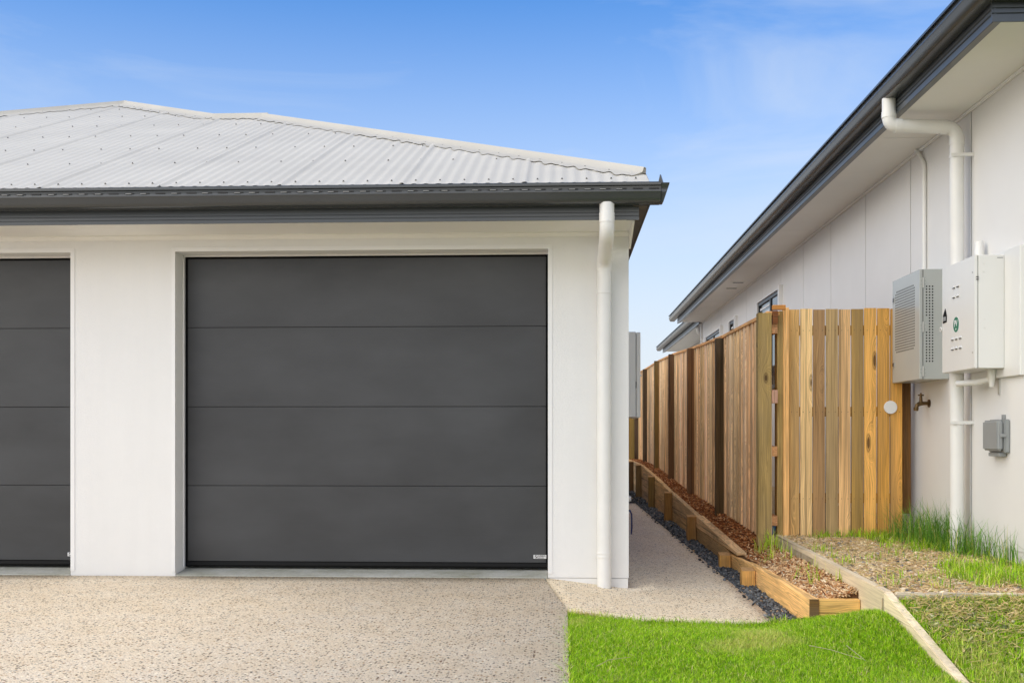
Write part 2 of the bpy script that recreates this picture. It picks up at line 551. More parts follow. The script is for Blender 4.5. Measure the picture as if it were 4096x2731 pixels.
def drive_z(y): return np.minimum(0.0, -0.014 * (7.13 - np.asarray(y, float)))
def path_z(x, y):
    x = np.asarray(x, float); y = np.asarray(y, float)
    k = np.clip((x + 0.1) / 0.55, 0, 1)
    return lerp(drive_z(y), -0.068 - 0.006 * np.clip(7.13 - y, 0, 2), k) - 0.017 * np.clip((x - 0.45) / 0.7, 0, 1)
def lawn_z(x, y):
    x = np.asarray(x, float); y = np.asarray(y, float)
    base = lerp(drive_z(y) - 0.022, path_z(x, y * 0 + 6.0) - 0.020, sstep(5.2, 5.95, y))
    return base + 0.070 * sstep(1.0, 1.45, x) * sstep(4.4, 5.75, y) + 0.055 * sstep(1.30, 1.60, x) * sstep(4.3, 5.3, y) * (1 - sstep(5.5, 5.85, y))
def bank_z(x, y):                      # lawn to the right of the timber edging
    return np.interp(y, [-8, 3.4, 4.5, 5.38], [-0.30, -0.16, -0.03, 0.135]) + 0.02 * sstep(1.7, 2.6, x)
def bed_z(x, y):
    x = np.asarray(x, float); y = np.asarray(y, float)
    return 0.150 + 0.012 * sstep(8.6, 12, y) * 10
WALLTOP = ([5.9, 8.25, 10.7, 13.16, 15.6, 18.2, 20.5, 24.0], [0.066, 0.053, 0.143, 0.238, 0.340, 0.430, 0.452, 0.46])
FENBOT = ([5.4, 8.3, 8.83, 20.0, 26.0], [0.10, 0.115, 0.131, 0.407, 0.43])
def mulch_z(x, y):
    a = np.interp(y, *WALLTOP) - 0.028
    b = np.interp(y, *FENBOT) - 0.012
    return lerp(a, np.maximum(a, b), sstep(1.40, 1.60, x))


def sheet(name, xs, ys, zf, mat, warp=None, skirt=0.15):
    X, Y = np.meshgrid(xs, ys)
    if warp is not None: X, Y = warp(X, Y)
    Z = np.broadcast_to(zf(X, Y), X.shape)
    V = np.stack([X, Y, Z], -1).reshape(-1, 3)
    nx, ny = len(xs), len(ys)
    idx = np.arange(nx * ny).reshape(ny, nx)
    F = np.stack([idx[:-1, :-1], idx[:-1, 1:], idx[1:, 1:], idx[1:, :-1]], -1).reshape(-1, 4)
    ring = np.concatenate([idx[0, :], idx[1:, -1], idx[-1, :-1][::-1], idx[1:-1, 0][::-1]])
    low = V[ring].copy(); low[:, 2] -= skirt
    a_ = len(V) + np.arange(len(ring))
    F = np.concatenate([F, np.stack([ring, a_, np.roll(a_, -1), np.roll(ring, -1)], -1)])
    V = np.concatenate([V, low])
    o = np_mesh(name, V, F, mat, smooth=False)
    o['kind'] = 'structure'
    return o


sheet('ground', np.linspace(-900, 900, 9), np.linspace(-900, 900, 9), lambda x, y: x * 0 - 0.45, M['ground'])
def drive_warp(X, Y):
    xr = np.interp(Y, [-8, 5.94, 6.085, 7.057, 7.4], [0.026, 0.034, 0.017, -0.108, -0.15])
    k = (X + 14) / 14.0
    return -14 + k * (xr - 0.004 + 14), Y
sheet('driveway', np.linspace(-14, 0, 8), np.concatenate([np.linspace(-8, 5, 6), np.linspace(5.5, 7.12, 8)]), lambda x, y: drive_z(y), M['agg_drive'], drive_warp)
def path_warp(X, Y):
    xl = np.interp(Y, [5.98, 6.085, 7.057, 7.135, 7.136, 30], [0.034, 0.025, -0.100, -0.105, 0.20, 0.20])
    xr = np.interp(Y, [5.9, 6.2, 15.95, 17], [1.195, 1.195, 1.102, 1.10])
    return xl + X * (xr - xl), Y
sheet('side_path', np.linspace(0, 1, 14), np.concatenate([np.linspace(5.99, 7.135, 10), np.linspace(7.136, 16.2, 20)]), path_z, M['agg_path'], path_warp)
sheet('lawn_soil', np.linspace(0.03, 1.615, 24), np.concatenate([np.linspace(-8, 3, 8), np.linspace(3.2, 5.99, 30)]), lawn_z, M['turf'])
sheet('bank_soil', np.concatenate([np.linspace(1.62, 3, 14), np.linspace(3.3, 12, 6)]), np.concatenate([np.linspace(-8, 3, 8), np.linspace(3.2, 5.40, 30)]), bank_z, M['turf'])
sheet('gravel_bed', np.linspace(1.05, 1.345, 8), np.linspace(5.99, 23, 60), lambda x, y: x * 0 - 0.125, M['gravel_soil'])
sheet('rear_yard', np.linspace(-1, 1.06, 4), np.linspace(16.1, 30, 6), lambda x, y: x * 0 - 0.13, M['gravel_soil'])
sheet('mulch_bed', np.linspace(1.36, 1.75, 10), np.linspace(5.927, 26, 80), mulch_z, M['mulch_soil'])
sheet('bed_soil', np.linspace(1.62, 2.80, 12), np.linspace(5.40, 30, 70), bed_z, M['bed_soil'])

# ------------------------------------------------------------------ the garage house
YG = 7.13
house = thing('garage_house', (-3, 7.5, 0), 'white rendered house with pale corrugated roof and two charcoal garage doors', 'house')
XC = 0.44
w = MB()
w.box(-0.093, XC, YG, YG + 0.28, 0.004, 2.42)                  # right of the near door
w.box(-3.321, -2.602, YG, YG + 0.28, -0.002, 2.42)             # pier between the doors
w.box(-2.602, -0.093, YG, YG + 0.28, 2.181, 2.42)              # lintels
w.box(-5.83, -3.321, YG, YG + 0.28, 2.181, 2.42)
w.box(-10.0, -5.83, YG, YG + 0.28, -0.002, 2.42)
w.box(XC - 0.25, XC, YG + 0.28, 19.6, 0.004, 2.42)             # side wall along the path
w.box(-10.0, -9.75, YG + 0.28, 19.6, -0.1, 2.42)
w.box(-9.75, XC - 0.25, 19.35, 19.6, -0.1, 2.42)
w.build('wall', M['wall'], house)
pl = MB()
pl.box(-0.093, XC - 0.004, YG + 0.004, YG + 0.3, -0.20, 0.001)
pl.box(XC - 0.25, XC - 0.004, YG + 0.3, 19.6, -0.20, 0.001)
pl.build('plinth', M['wall'], house)
tr = MB()                                                        # corner beads round the openings, 3 mm proud
for (xa, xb) in ((-2.602, -0.093), (-5.83, -3.321)):
    tr.box(xa - 0.024, xa, YG - 0.005, YG - 0.0005, 0.03, 2.205)
    tr.box(xb, xb + 0.028, YG - 0.004, YG - 0.0005, 0.03, 2.181)
    tr.box(xa, xb + 0.028, YG - 0.004, YG - 0.0005, 2.1815, 2.208)
tr.build('corner_bead', M['trim'], house)
rv = MB()                                                        # white stop along the back of each reveal
for (xa, xb) in ((-2.602, -0.093), (-5.83, -3.321)):
    rv.box(xa, xa + 0.006, YG + 0.150, YG + 0.168, 0.04, 2.181)
    rv.box(xa, xb, YG + 0.150, YG + 0.168, 2.171, 2.1805)
rv.build('reveal_bead', M['trim'], house)
th = MB()
for (xa, xb) in ((-2.602, -0.093), (-5.83, -3.321)):
    th.prism([(YG - 0.012, -0.06), (YG - 0.010, 0.006), (YG + 0.05, 0.016), (YG + 0.30, 0.038), (YG + 0.30, -0.06)], xa + 0.002, xb - 0.002)
th.build('threshold', M['concrete'], house, bevel=0.003)

# doors
def text_mesh(body, size, mat, name, ext=0.0004, centre=False):
    cu = bpy.data.curves.new(name, 'FONT'); cu.body = body; cu.size = size; cu.extrude = ext; cu.resolution_u = 3; cu.offset = size * 0.018
    ob = bpy.data.objects.new(name, cu); COL.objects.link(ob)
    dg = bpy.context.evaluated_depsgraph_get(); dg.update()
    me = bpy.data.meshes.new_from_object(ob.evaluated_get(dg))
    me.name = name
    bpy.data.objects.remove(ob); bpy.data.curves.remove(cu)
    me.materials.clear(); me.materials.append(mat)
    if centre:
        xs_ = [v_.co.x for v_ in me.vertices]; ys_ = [v_.co.y for v_ in me.vertices]
        me.transform(Matrix.Translation((-(min(xs_) + max(xs_)) / 2, -(min(ys_) + max(ys_)) / 2, 0)))
    return me


for di, (xa, xb) in enumerate(((-2.602, -0.093), (-5.83, -3.321))):
    gd = MB().box(xa + 0.001, xb - 0.001, 7.325, 7.36, 0.041, 2.179).build('garage_door', M['black'], house)
    if di == 0: gd['label'] = 'whole charcoal four-panel garage door'
    for (z0, z1) in ((0.082, 0.5985), (0.6015, 1.1395), (1.1425, 1.6845), (1.6875, 2.158)):
        MB().box(xa + 0.026, xb - 0.016, 7.300, 7.324, z0, z1).build('panel', M['door'], gd, bevel=0.0022, seg=2)
    MB().prism([(7.304, 0.044), (7.298, 0.056), (7.304, 0.078), (7.324, 0.078), (7.324, 0.042)], xa + 0.02, xb - 0.008).build('bottom_seal', M['black'], gd)
    sx = xb - 0.093 if di == 0 else xb - 0.026
    sx = xb - 0.100
    st = MB().box(sx, xb - 0.0135, 7.2975, 7.2998, 0.110, 0.135).build('sticker', M['white_ink'], gd)
    q = inst('sticker_name', text_mesh('GLIDEROL', 0.0135, M['black_ink'], 'sticker_name'), gd, (sx + 0.029, 7.2968, 0.1225), rot=(R(90), 0, 0))
    q.scale = (0.86, 1.15, 1)
    q = inst('sticker_words', text_mesh('garage doors', 0.010, M['black_ink'], 'sticker_words'), gd, (sx + 0.029, 7.2968, 0.1130), rot=(R(90), 0, 0))
    q.scale = (0.80, 1.05, 1)
    MB().box(sx + 0.008, sx + 0.026, 7.2966, 7.2974, 0.1135, 0.1325).build('emblem', M['black_ink'], gd)
    lf = MB().add([(sx + 0.0115, 7.2960, 0.1150), (sx + 0.0180, 7.2960, 0.1190), (sx + 0.0235, 7.2960, 0.1265), (sx + 0.0245, 7.2960, 0.1310), (sx + 0.0185, 7.2960, 0.1295), (sx + 0.0125, 7.2960, 0.1240)], [(0, 1, 2, 3, 4, 5)])
    lf.build('emblem_leaf', M['white_ink'], gd)

# eaves
so = MB()
so.box(-10.4, 0.448, 6.712, YG + 0.05, 2.286, 2.300)
so.build('soffit', M['soffit'], house)
sm = MB()
sm.prism([(YG - 0.0005, 2.2855), (YG - 0.034, 2.2855), (YG - 0.034, 2.276), (YG - 0.020, 2.262), (YG - 0.0005, 2.258)], -10.0, 0.439)
sm.build('soffit_moulding', M['soffit'], house, smooth=40)
ec = MB()
ec.prism([(6.725, 2.2855), (6.725, 2.275), (7.07, 2.19), (YG - 0.002, 2.175), (YG - 0.002, 2.2855)], 0.4405, 0.4525)
ec.build('soffit_end', M['soffit'], house)
fa = MB()
prof = [(6.712, 2.283), (6.700, 2.283), (6.700, 2.300), (6.706, 2.302), (6.706, 2.307), (6.700, 2.309), (6.700, 2.322), (6.706, 2.324), (6.706, 2.329), (6.700, 2.331), (6.700, 2.47), (6.712, 2.47)]
fa.prism(prof, -10.4, 0.400)
fa.build('fascia', M['fascia'], house)
fj = MB()
fj.prism([(y - 0.0025 if y < 6.71 else y - 0.0005, z - 0.002 if z < 2.29 else z) for y, z in prof], 0.400, 0.477)
fj.build('fascia_corner', M['fascia'], house)

def gutter_profile(o, zt, sgn=1):
    """quad gutter section, o = outer face coordinate, growing inwards with sgn"""
    pts = [(0.000, 0.000), (0.006, 0.006), (0.016, 0.005), (0.020, -0.004), (0.016, -0.020), (0.020, -0.032), (0.018, -0.042), (0.006, -0.044), (0.006, -0.052),
           (0.012, -0.060), (0.016, -0.085), (0.030, -0.106), (0.046, -0.114), (0.118, -0.114), (0.118, -0.004), (0.114, -0.004), (0.114, -0.110), (0.047, -0.110),
           (0.033, -0.102), (0.021, -0.084), (0.024, -0.050), (0.024, -0.004), (0.016, -0.002), (0.006, 0.000), (0.003, -0.014), (0.000, -0.014)]
    return [(o + sgn * a, zt + b) for a, b in pts]


gu = MB()
gu.prism(gutter_profile(6.552, 2.479), -10.5, 0.600)
g_o = gu.build('gutter', M['gutter'], house, smooth=35)
ge = MB()                                                        # mitred stop end
ge.prism([(6.552, 2.4785), (6.570, 2.445), (6.568, 2.425), (6.585, 2.372), (6.598, 2.3655), (6.669, 2.3655), (6.669, 2.474)], 0.600, 0.640)
gv = ge.build('gutter_end', M['gutter'], house, bevel=0.004)
for vt in gv.data.vertices:
    if vt.co.x > 0.62: vt.co.x += 0.55 * (vt.co.z - 2.40) * 0.6 - 0.012
sl_me = MB().box(-0.030, 0.030, -0.0015, 0.0015, -0.0035, 0.0035).mesh('overflow_slot', M['gutter_in'])
sl_me2 = MB().box(-0.026, 0.010, -0.0015, 0.0015, -0.0022, 0.0022).mesh('overflow_slot_light', M['slot_light'])
for i in range(46):
    x = 0.56 - i * 0.0985
    so_ = inst('overflow_slot', sl_me, g_o, (x, 6.5672, 2.4475))
    if i > 1 and random.random() < 0.75: inst('slot_lip', sl_me2, g_o, (x + random.uniform(-.01, .012), 6.5655, 2.4450))
sg = MB()                                                        # eave along the side wall
sg.box(0.4405, 0.534, 6.672, 13.6, 2.362, 2.372)
sg.prism([(0.534, 2.355), (0.541, 2.357), (0.575, 2.47), (0.566, 2.47), (0.534, 2.372)], 6.672, 13.6, 'Y')
sg.build('side_gutter', M['brown'], house)
MB().box(0.4405, 0.4485, YG - 0.4, 13.6, 2.29, 2.361).build('side_fascia', M['brown'], house)
MB().add([(0.598, 6.82, 2.50), (0.650, 6.82, 2.50), (0.618, 6.82, 2.592), (0.604, 6.845, 2.50), (0.656, 6.845, 2.50), (0.628, 6.845, 2.592)],
         [(0, 1, 2), (3, 5, 4), (0, 3, 4, 1), (1, 4, 5, 2), (2, 5, 3, 0)]).build('gutter_bracket', M['gutter'], house)

# roof: front plane of corrugated sheets, pitch 22.5 degrees
TP = math.tan(R(22.5))
ZE, YE = 2.485, 6.58
def roof_z(y): return ZE + TP * (y - YE)
TOPX = [-9.88, -4.826, -3.314, -2.876, 0.535]
TOPY = [6.62, 11.676, 10.235, 10.245, 6.88]
def top_y(x): return float(np.interp(x, TOPX, TOPY))
PITCH, AMP = 0.0762, 0.0032
def corr(x): return AMP * math.cos(2 * math.pi * x / PITCH) * (1 if x < 0.40 else max(0.0, 1 - (x - 0.40) / 0.02))
nx_, nz_ = -math.sin(R(22.5)), math.cos(R(22.5))
xr = 0.5335
k = 0
while xr > -9.8:
    xl = max(xr - PITCH * 10, -9.86)
    n = int(round((xr - xl + 0.02) / (PITCH / 8)))
    vv, ff = [], []
    lift = 0.0018 * (k % 2)
    for i in range(n + 1):
        x = xl - 0.02 + (xr - xl + 0.02) * i / n
        c_ = corr(x) + lift + (0.006 if i < 4 else 0)
        yt = top_y(x) - 0.04
        ys_ = [6.60, lerp(6.60, yt, 0.33), lerp(6.60, yt, 0.66), yt]
        for y in ys_:
            vv.append((x, y + nx_ * c_, roof_z(y) + nz_ * c_))
    for i in range(n):
        for j in range(3):
            a = i * 4 + j
            ff.append((a, a + 4, a + 5, a + 1))
    MB().add(vv, ff).build('roof_sheet', M['roof'], house, smooth=60)
    xr = xl; k += 1
# remaining roof planes behind the ridges
P1, R2a, R2b = (-4.826, 11.676, roof_z(11.676)), (-3.40, 10.24, roof_z(10.24)), (-2.876, 10.245, roof_z(10.245))
rp = MB()
rp.add([(0.535, 6.88, roof_z(6.88)), R2b, (0.535, 13.6, roof_z(6.88))], [(0, 2, 1)])
rp.add([(0.5352, 6.60, roof_z(6.60)), (0.5352, 6.88, roof_z(6.88)), (0.5352, 13.6, roof_z(6.88)), (0.5352, 13.6, 2.38), (0.5352, 6.60, 2.38)], [(0, 1, 2, 3, 4)])
rp.add([R2a, R2b, (0.535, 13.6, roof_z(6.88)), (0.25, 13.89, roof_z(6.6))], [(0, 1, 2, 3)])
rp.add([P1, R2a, (0.25, 13.89, roof_z(6.6)), (0.25, 20, roof_z(6.6)), (-4.826, 20, P1[2])], [(0, 1, 2, 3, 4)])
rp.add([P1, (-4.826, 20, P1[2]), (-9.88, 20, roof_z(6.62)), (-9.88, 6.62, roof_z(6.62))], [(0, 1, 2, 3)])
rp.build('rear_roof', M['roof'], house)


def hip_cap(name, a, b, width=0.15):
    """capping along a hip or ridge from a to b (plan points on the front plane); its lower edge is scribed to the corrugations"""
    a, b = Vector(a), Vector(b)
    L = (b - a).length
    n = max(8, int(L / 0.0095))
    d_ = (b - a).normalized()
    dn = Vector((d_.y, -d_.x))
    if dn.y > 0: dn = -dn
    vv, ff = [], []
    for i in range(n + 1):
        p = a.lerp(b, i / n)
        e = p + dn * (width + 0.020 * math.cos(2 * math.pi * p.x / 0.1143))
        e2 = p + dn * (width * 0.55)
        e3 = p + dn * 0.035
        for (q, h) in ((e, corr(e.x) + 0.0065), (e2, AMP + 0.006), (e3, AMP + 0.014)):
            vv.append((q.x, q.y + nx_ * h, roof_z(q.y) + nz_ * h))
        zt = roof_z(p.y)
        vv.append((p.x + dn.x * 0.02, p.y + dn.y * 0.02, zt + 0.040))
        vv.append((p.x - dn.x * 0.02, p.y - dn.y * 0.02, zt + 0.040))
        vv.append((p.x - dn.x * 0.05, p.y - dn.y * 0.05, zt + 0.010))
        vv.append((p.x - dn.x * width, p.y - dn.y * width, zt - TP * width * (0.0 if abs(d_.y) > 0.1 else 1.0) - 0.01))
    vv = [(min(x, 0.537), y, z) for x, y, z in vv]
    ff.append((0, 1, 2, 3, 4, 5, 6))
    for i in range(n):
        for j in range(6):
            q = i * 7 + j
            ff.append((q, q + 7, q + 8, q + 1))
    return MB().add(vv, ff).build(name, M['cap'], house, smooth=50)


hip_cap('hip_capping', (0.535, 6.885), (-2.876, 10.25))
hip_cap('ridge_capping', (-2.83, 10.245), (-3.36, 10.245), 0.12)
hip_cap('hip_capping', (-3.33, 10.24), (-4.83, 11.68), 0.16)
hip_cap('hip_capping', (-4.82, 11.68), (-9.86, 6.64), 0.16)
# roofing screws
sc_t = MB()
def screw(x, y):
    c_ = corr(round(x / PITCH) * PITCH)
    x = round(x / PITCH) * PITCH
    cx, cy, cz = x, y + nx_ * AMP, roof_z(y) + nz_ * AMP
    for (r, h0, h1) in ((0.0068, 0.0, 0.003), (0.0045, 0.003, 0.009)):
        n = 6
        v_ = []
        for h in (h0, h1):
            for q in range(n):
                a = 2 * math.pi * q / n
                ex, ey = r * math.cos(a), r * math.sin(a)
                v_.append((cx + ex, cy + ey * nz_ + nx_ * h, cz - ey * nx_ + nz_ * h))
        sc_t.add(v_, [(i, (i + 1) % n, n + (i + 1) % n, n + i) for i in range(n)] + [tuple(range(n, 2 * n))])
for ri, y in enumerate((6.70, 7.51, 8.21, 8.97, 9.69, 10.44, 11.1)):
    step = [2] if ri == 0 else [4, 3, 3]
    x, i = 0.457 if ri == 0 else 0.40 - 0.076 * ri, 0
    while x > -6.6:
        if y < top_y(x) - 0.16: screw(x, y)
        x -= PITCH * step[i % len(step)]; i += 1
for (a, b) in (((0.36, 6.92), (-2.85, 10.11)), ((-3.35, 10.12), (-4.85, 11.54)), ((-4.83, 11.54), (-6.6, 9.76))):
    n = int(abs(a[0] - b[0]) / 0.1524)
    for i in range(n): screw(lerp(a[0], b[0], (i + .5) / n), lerp(a[1], b[1], (i + .5) / n))
tag(sc_t.build('roof_screws', M['screw'], house), kind='stuff')

# downpipe at the corner
def arc(p0, p1, p2, n=7):
    p0, p1, p2 = Vector(p0), Vector(p1), Vector(p2)
    return [p0 * (1 - t_) ** 2 + p1 * 2 * t_ * (1 - t_) + p2 * t_ * t_ for t_ in [i / n for i in range(n + 1)]]
dp = MB()
xd = 0.2755
path = [(xd, 6.625, 2.372), (xd, 6.625, 2.26)] + arc((xd, 6.625, 2.255), (xd, 6.625, 2.185), (xd, 6.70, 2.165), 6)[1:] + arc((xd, 6.98, 2.105), (xd, 7.062, 2.085), (xd, 7.062, 2.01), 6) + [(xd, 7.062, -0.05)]
dp.tube(path, 0.0455, 28)
dpo = dp.build('downpipe', M['pvc'], house, smooth=40)
for (y, za, zb) in ((6.625, 2.252, 2.31), (7.062, 2.02, 2.075), (7.062, 1.872, 1.884), (7.062, 0.148, 0.158), (7.062, 0.172, 0.182)):
    MB().tube([(xd, y, za), (xd, y, zb)], 0.0478 if zb - za > .02 else 0.0490, 28).build('pipe_collar', M['pvc'], dpo, smooth=40)
MB().tube([(xd, 7.062, -0.062), (xd, 7.062, -0.052)], 0.050, 28).build('pipe_gasket', M['black'], dpo, smooth=40)

# things on the side wall of the garage house
mb = thing('meter_box', (0.53, 8.9, 1.1), 'pale grey meter box on the side wall of the garage house', 'meter box')
MB().box(0.441, 0.588, 8.60, 9.20, 1.09, 1.768).build('case', M['meter'], mb, bevel=0.004)
MB().box(0.591, 0.624, 8.595, 9.205, 1.085, 1.764).build('door', M['meter'], mb, bevel=0.005)
MB().box(0.588, 0.592, 8.597, 8.605, 1.32, 1.37).build('hinge', M['black'], mb)
MB().tube([(0.622, 8.62, 1.42), (0.634, 8.62, 1.42)], 0.007, 10).build('latch', M['steel'], mb)
vl = thing('garden_valve', (0.46, 9.0, 0.38), 'white pipe and ball valve with blue lever low on the garage house wall', 'valve')
MB().tube([(0.441, 9.0, 0.415), (0.575, 9.0, 0.415)], 0.022, 14).build('pipe', M['pvc'], vl, smooth=40)
MB().tube([(0.52, 9.0, 0.36), (0.52, 9.0, 0.31), (0.56, 9.0, 0.30)], 0.016, 12).build('valve_body', M['steel'], vl, smooth=40)
MB().tube([(0.56, 8.985, 0.325), (0.578, 8.98, 0.29), (0.580, 8.98, 0.18), (0.576, 8.98, 0.12)], [0.008, 0.007, 0.008, 0.006], 8).build('lever', M['dark_blue'], vl, smooth=40)

# ------------------------------------------------------------------ the neighbouring house on the right
XW = 2.75
ZS = 3.136
nb = thing('neighbouring_house', (4.5, 13, 0.1), 'white panelled house on the right with dark gutter and wide soffit', 'house')
b_ = MB()
b_.box(XW + 0.012, XW + 0.25, 6.1, 21.2, 0.0, ZS + 0.05)
b_.box(XW + 0.25, 12.0, 6.1, 6.35, 0.0, ZS + 0.05)
b_.box(XW + 0.25, 12.0, 20.95, 21.2, 0.0, ZS + 0.05)
b_.box(3.25, 12.0, 21.2, 28.4, 0.0, ZS + 0.05)
b_.build('wall', M['clad'], nb)
MB().box(XW + 0.004, XW + 0.02, 6.1, 21.19, -0.1, 0.245).build('plinth', M['clad'], nb)
MB().box(XW + 0.004, XW + 0.0118, 6.11, 21.18, 0.250, ZS + 0.02).build('panel_joints', M['joint'], nb)
edges = [6.10, 7.37] + [7.37 + 1.2605 * i for i in range(1, 11)] + [21.19]
for a, b in zip(edges[:-1], edges[1:]):
    MB().box(XW, XW + 0.0115, a + 0.008, b - 0.008, 0.248, ZS + 0.03).build('wall_panel', M['clad'], nb, bevel=0.001)
MB().box(XW - 0.022, XW - 0.0005, 6.10, 21.19, ZS - 0.022, ZS - 0.0005).build('soffit_moulding', M['trim'], nb, bevel=0.004)
MB().box(XW - 0.035, XW + 0.10, 21.195, 21.27, 0.1, ZS - 0.001).build('corner_trim', M['trim'], nb)
sf = MB()
sf.box(2.30, XW + 0.10, 5.80, 21.10, ZS, ZS + 0.012)
sf.box(XW + 0.10, 12.0, 5.80, 6.30, ZS, ZS + 0.012)
sf.build('soffit', M['soffit'], nb)
so2 = MB().box(2.72, 3.3, 21.11, 28.6, ZS, ZS + 0.012).build('rear_soffit', M['soffit'], nb)
for yy in (8.05, 11.65, 15.25, 18.85):
    MB().box(2.325, XW - 0.024, yy, yy + 0.006, ZS - 0.0022, ZS - 0.0002).build('soffit_joint', M['trim'], nb)
for i, yy in enumerate((15.55, 16.15)):
    vt = MB().box(2.44, 2.62, yy, yy + 0.10, ZS - 0.008, ZS - 0.0005).build('soffit_vent', M['soffit'], nb)
    for q in range(4):
        MB().box(2.455, 2.605, yy + 0.015 + q * 0.02, yy + 0.025 + q * 0.02, ZS - 0.0095, ZS - 0.0078).build('vent_slot', M['gutter'], vt)


def fprof(x, zb):
    return [(x + 0.070, zb + 0.028), (x + 0.070, zb + 0.024), (x + 0.004, zb), (x, zb + 0.002), (x, zb + 0.034), (x + 0.008, zb + 0.037), (x + 0.008, zb + 0.045), (x, zb + 0.049), (x, zb + 0.062),
            (x + 0.008, zb + 0.065), (x + 0.008, zb + 0.073), (x, zb + 0.077), (x, zb + 0.090), (x + 0.008, zb + 0.093), (x + 0.008, zb + 0.20), (x + 0.02, zb + 0.20), (x + 0.02, zb + 0.028)]
fr = MB(); fr.prism(fprof(2.248, 3.105), 5.732, 21.14, 'Y'); fr.build('fascia', M['fascia'], nb)
fr = MB(); fr.prism(fprof(2.668, 3.105), 21.15, 28.70, 'Y'); fr.build('rear_fascia', M['fascia'], nb)
ff_ = MB(); ff_.prism([(p - 2.248 + 5.7275, q - 0.0015) for p, q in fprof(2.248, 3.105)], 2.2455, 2.345, 'X')
ff_.build('front_fascia_corner', M['fascia'], nb)
ff_ = MB(); ff_.prism([(p - 2.248 + 5.732, q) for p, q in fprof(2.248, 3.105)], 2.3455, 12.0, 'X')
ff_.build('front_fascia', M['fascia'], nb)
gr = MB(); gr.prism(gutter_profile(2.133, 3.322), 5.62, 21.70, 'Y'); go = gr.build('gutter', M['gutter'], nb, smooth=35)
gr = MB(); gr.prism(gutter_profile(2.549, 3.322), 21.72, 29.36, 'Y'); gr.build('rear_gutter', M['gutter'], nb, smooth=35)
gr = MB(); gr.prism(gutter_profile(5.615, 3.323), 2.252, 12.0, 'X'); gr.build('front_gutter', M['gutter'], nb, smooth=35)
for yy, x0 in ((21.70, 2.133), (29.36, 2.549)):
    MB().prism(gutter_profile(x0 + 0.001, 3.3215)[0:14] + [(x0 + 0.118, 3.316)], yy + 0.001, yy + 0.004, 'Y').build('gutter_end', M['gutter'], nb)
for i in range(60):
    inst('overflow_slot', sl_me, go, (2.1485, 6.2 + i * 0.0985, 3.2905), rz=R(90))
# roof sheets rising from the gutter
y = 5.66
k = 0
while y < 21.6:
    vv, ff = [], []
    n = 40
    for i in range(n + 1):
        yy = y + 0.79 * i / n
        c_ = corr(yy) + 0.003 * (k % 2)
        for x in (2.175, 5.6):
            vv.append((x - nx_ * -c_, yy, 3.345 + TP * (x - 2.175) + c_))
    for i in range(n): ff.append((2 * i, 2 * i + 1, 2 * i + 3, 2 * i + 2))
    MB().add(vv, ff).build('roof_sheet', M['roof'], nb, smooth=60)
    y += 0.762; k += 1
MB().add([(2.59, 21.6, 3.345), (5.6, 21.6, 3.345 + TP * 3.0), (5.6, 29.3, 3.345 + TP * 3.0), (2.59, 29.3, 3.345)], [(0, 1, 2, 3)]).build('rear_roof', M['roof'], nb)
MB().add([(5.6, 5.66, 3.345 + TP * 3.425), (9, 5.66, 3.345), (9, 29.3, 3.345), (5.6, 29.3, 3.345 + TP * 3.425)], [(0, 1, 2, 3)]).build('far_roof', M['roof'], nb)

MB().add([(2.2, 5.69, 3.335), (8.98, 5.69, 3.335), (5.6, 5.69, 3.335 + TP * 3.40)], [(0, 1, 2)]).build('gable', M['roof'], nb)
# downpipe of the neighbouring house
YP = 7.37
d2 = MB()
pth = [(2.205, YP, 3.215), (2.205, YP, 3.10)] + arc((2.205, YP, 3.095), (2.205, YP, 3.035), (2.265, YP, 3.032), 6)[1:] + arc((2.575, YP, 3.018), (2.655, YP, 3.014), (2.655, YP, 2.935), 6) + [(2.655, YP, 0.12)]
d2.tube(pth, 0.0455, 28)
d2o = d2.build('downpipe', M['pvc'], nb, smooth=40)
for a, b in (((2.205, YP, 3.085), (2.205, YP, 3.125)), ((2.245, YP, 3.0335), (2.285, YP, 3.032)), ((2.545, YP, 3.0195), (2.585, YP, 3.0175)), ((2.655, YP, 2.90), (2.655, YP, 2.945)), ((2.655, YP, 2.825), (2.655, YP, 2.84))):
    MB().tube([a, b], 0.0485, 28).build('pipe_collar', M['pvc'], d2o, smooth=40)
for z in (2.81, 1.02):
    MB().box(2.60, 2.749, YP - 0.052, YP - 0.0478, z, z + 0.022).build('pipe_bracket', M['pvc'], d2o)
    MB().tube([(2.655, YP, z), (2.655, YP, z + 0.022)], 0.0490, 28).build('pipe_strap', M['pvc'], d2o, smooth=40)
cd = MB(); cd.tube([(2.722, 8.40, 3.13), (2.722, 8.35, 3.09), (2.730, 8.262, 3.0), (2.732, 8.252, 2.96), (2.732, 8.252, 2.13)], 0.0165, 14)
cd.build('conduit', M['pvc'], nb, smooth=50)
rd = MB(); rd.tube([(2.76, 21.85, 3.20), (2.76, 21.85, 3.03), (2.80, 21.85, 2.97), (3.24, 21.85, 2.95)], 0.06, 18)
rd.build('rear_downpipe', M['pvc'], nb, smooth=50)

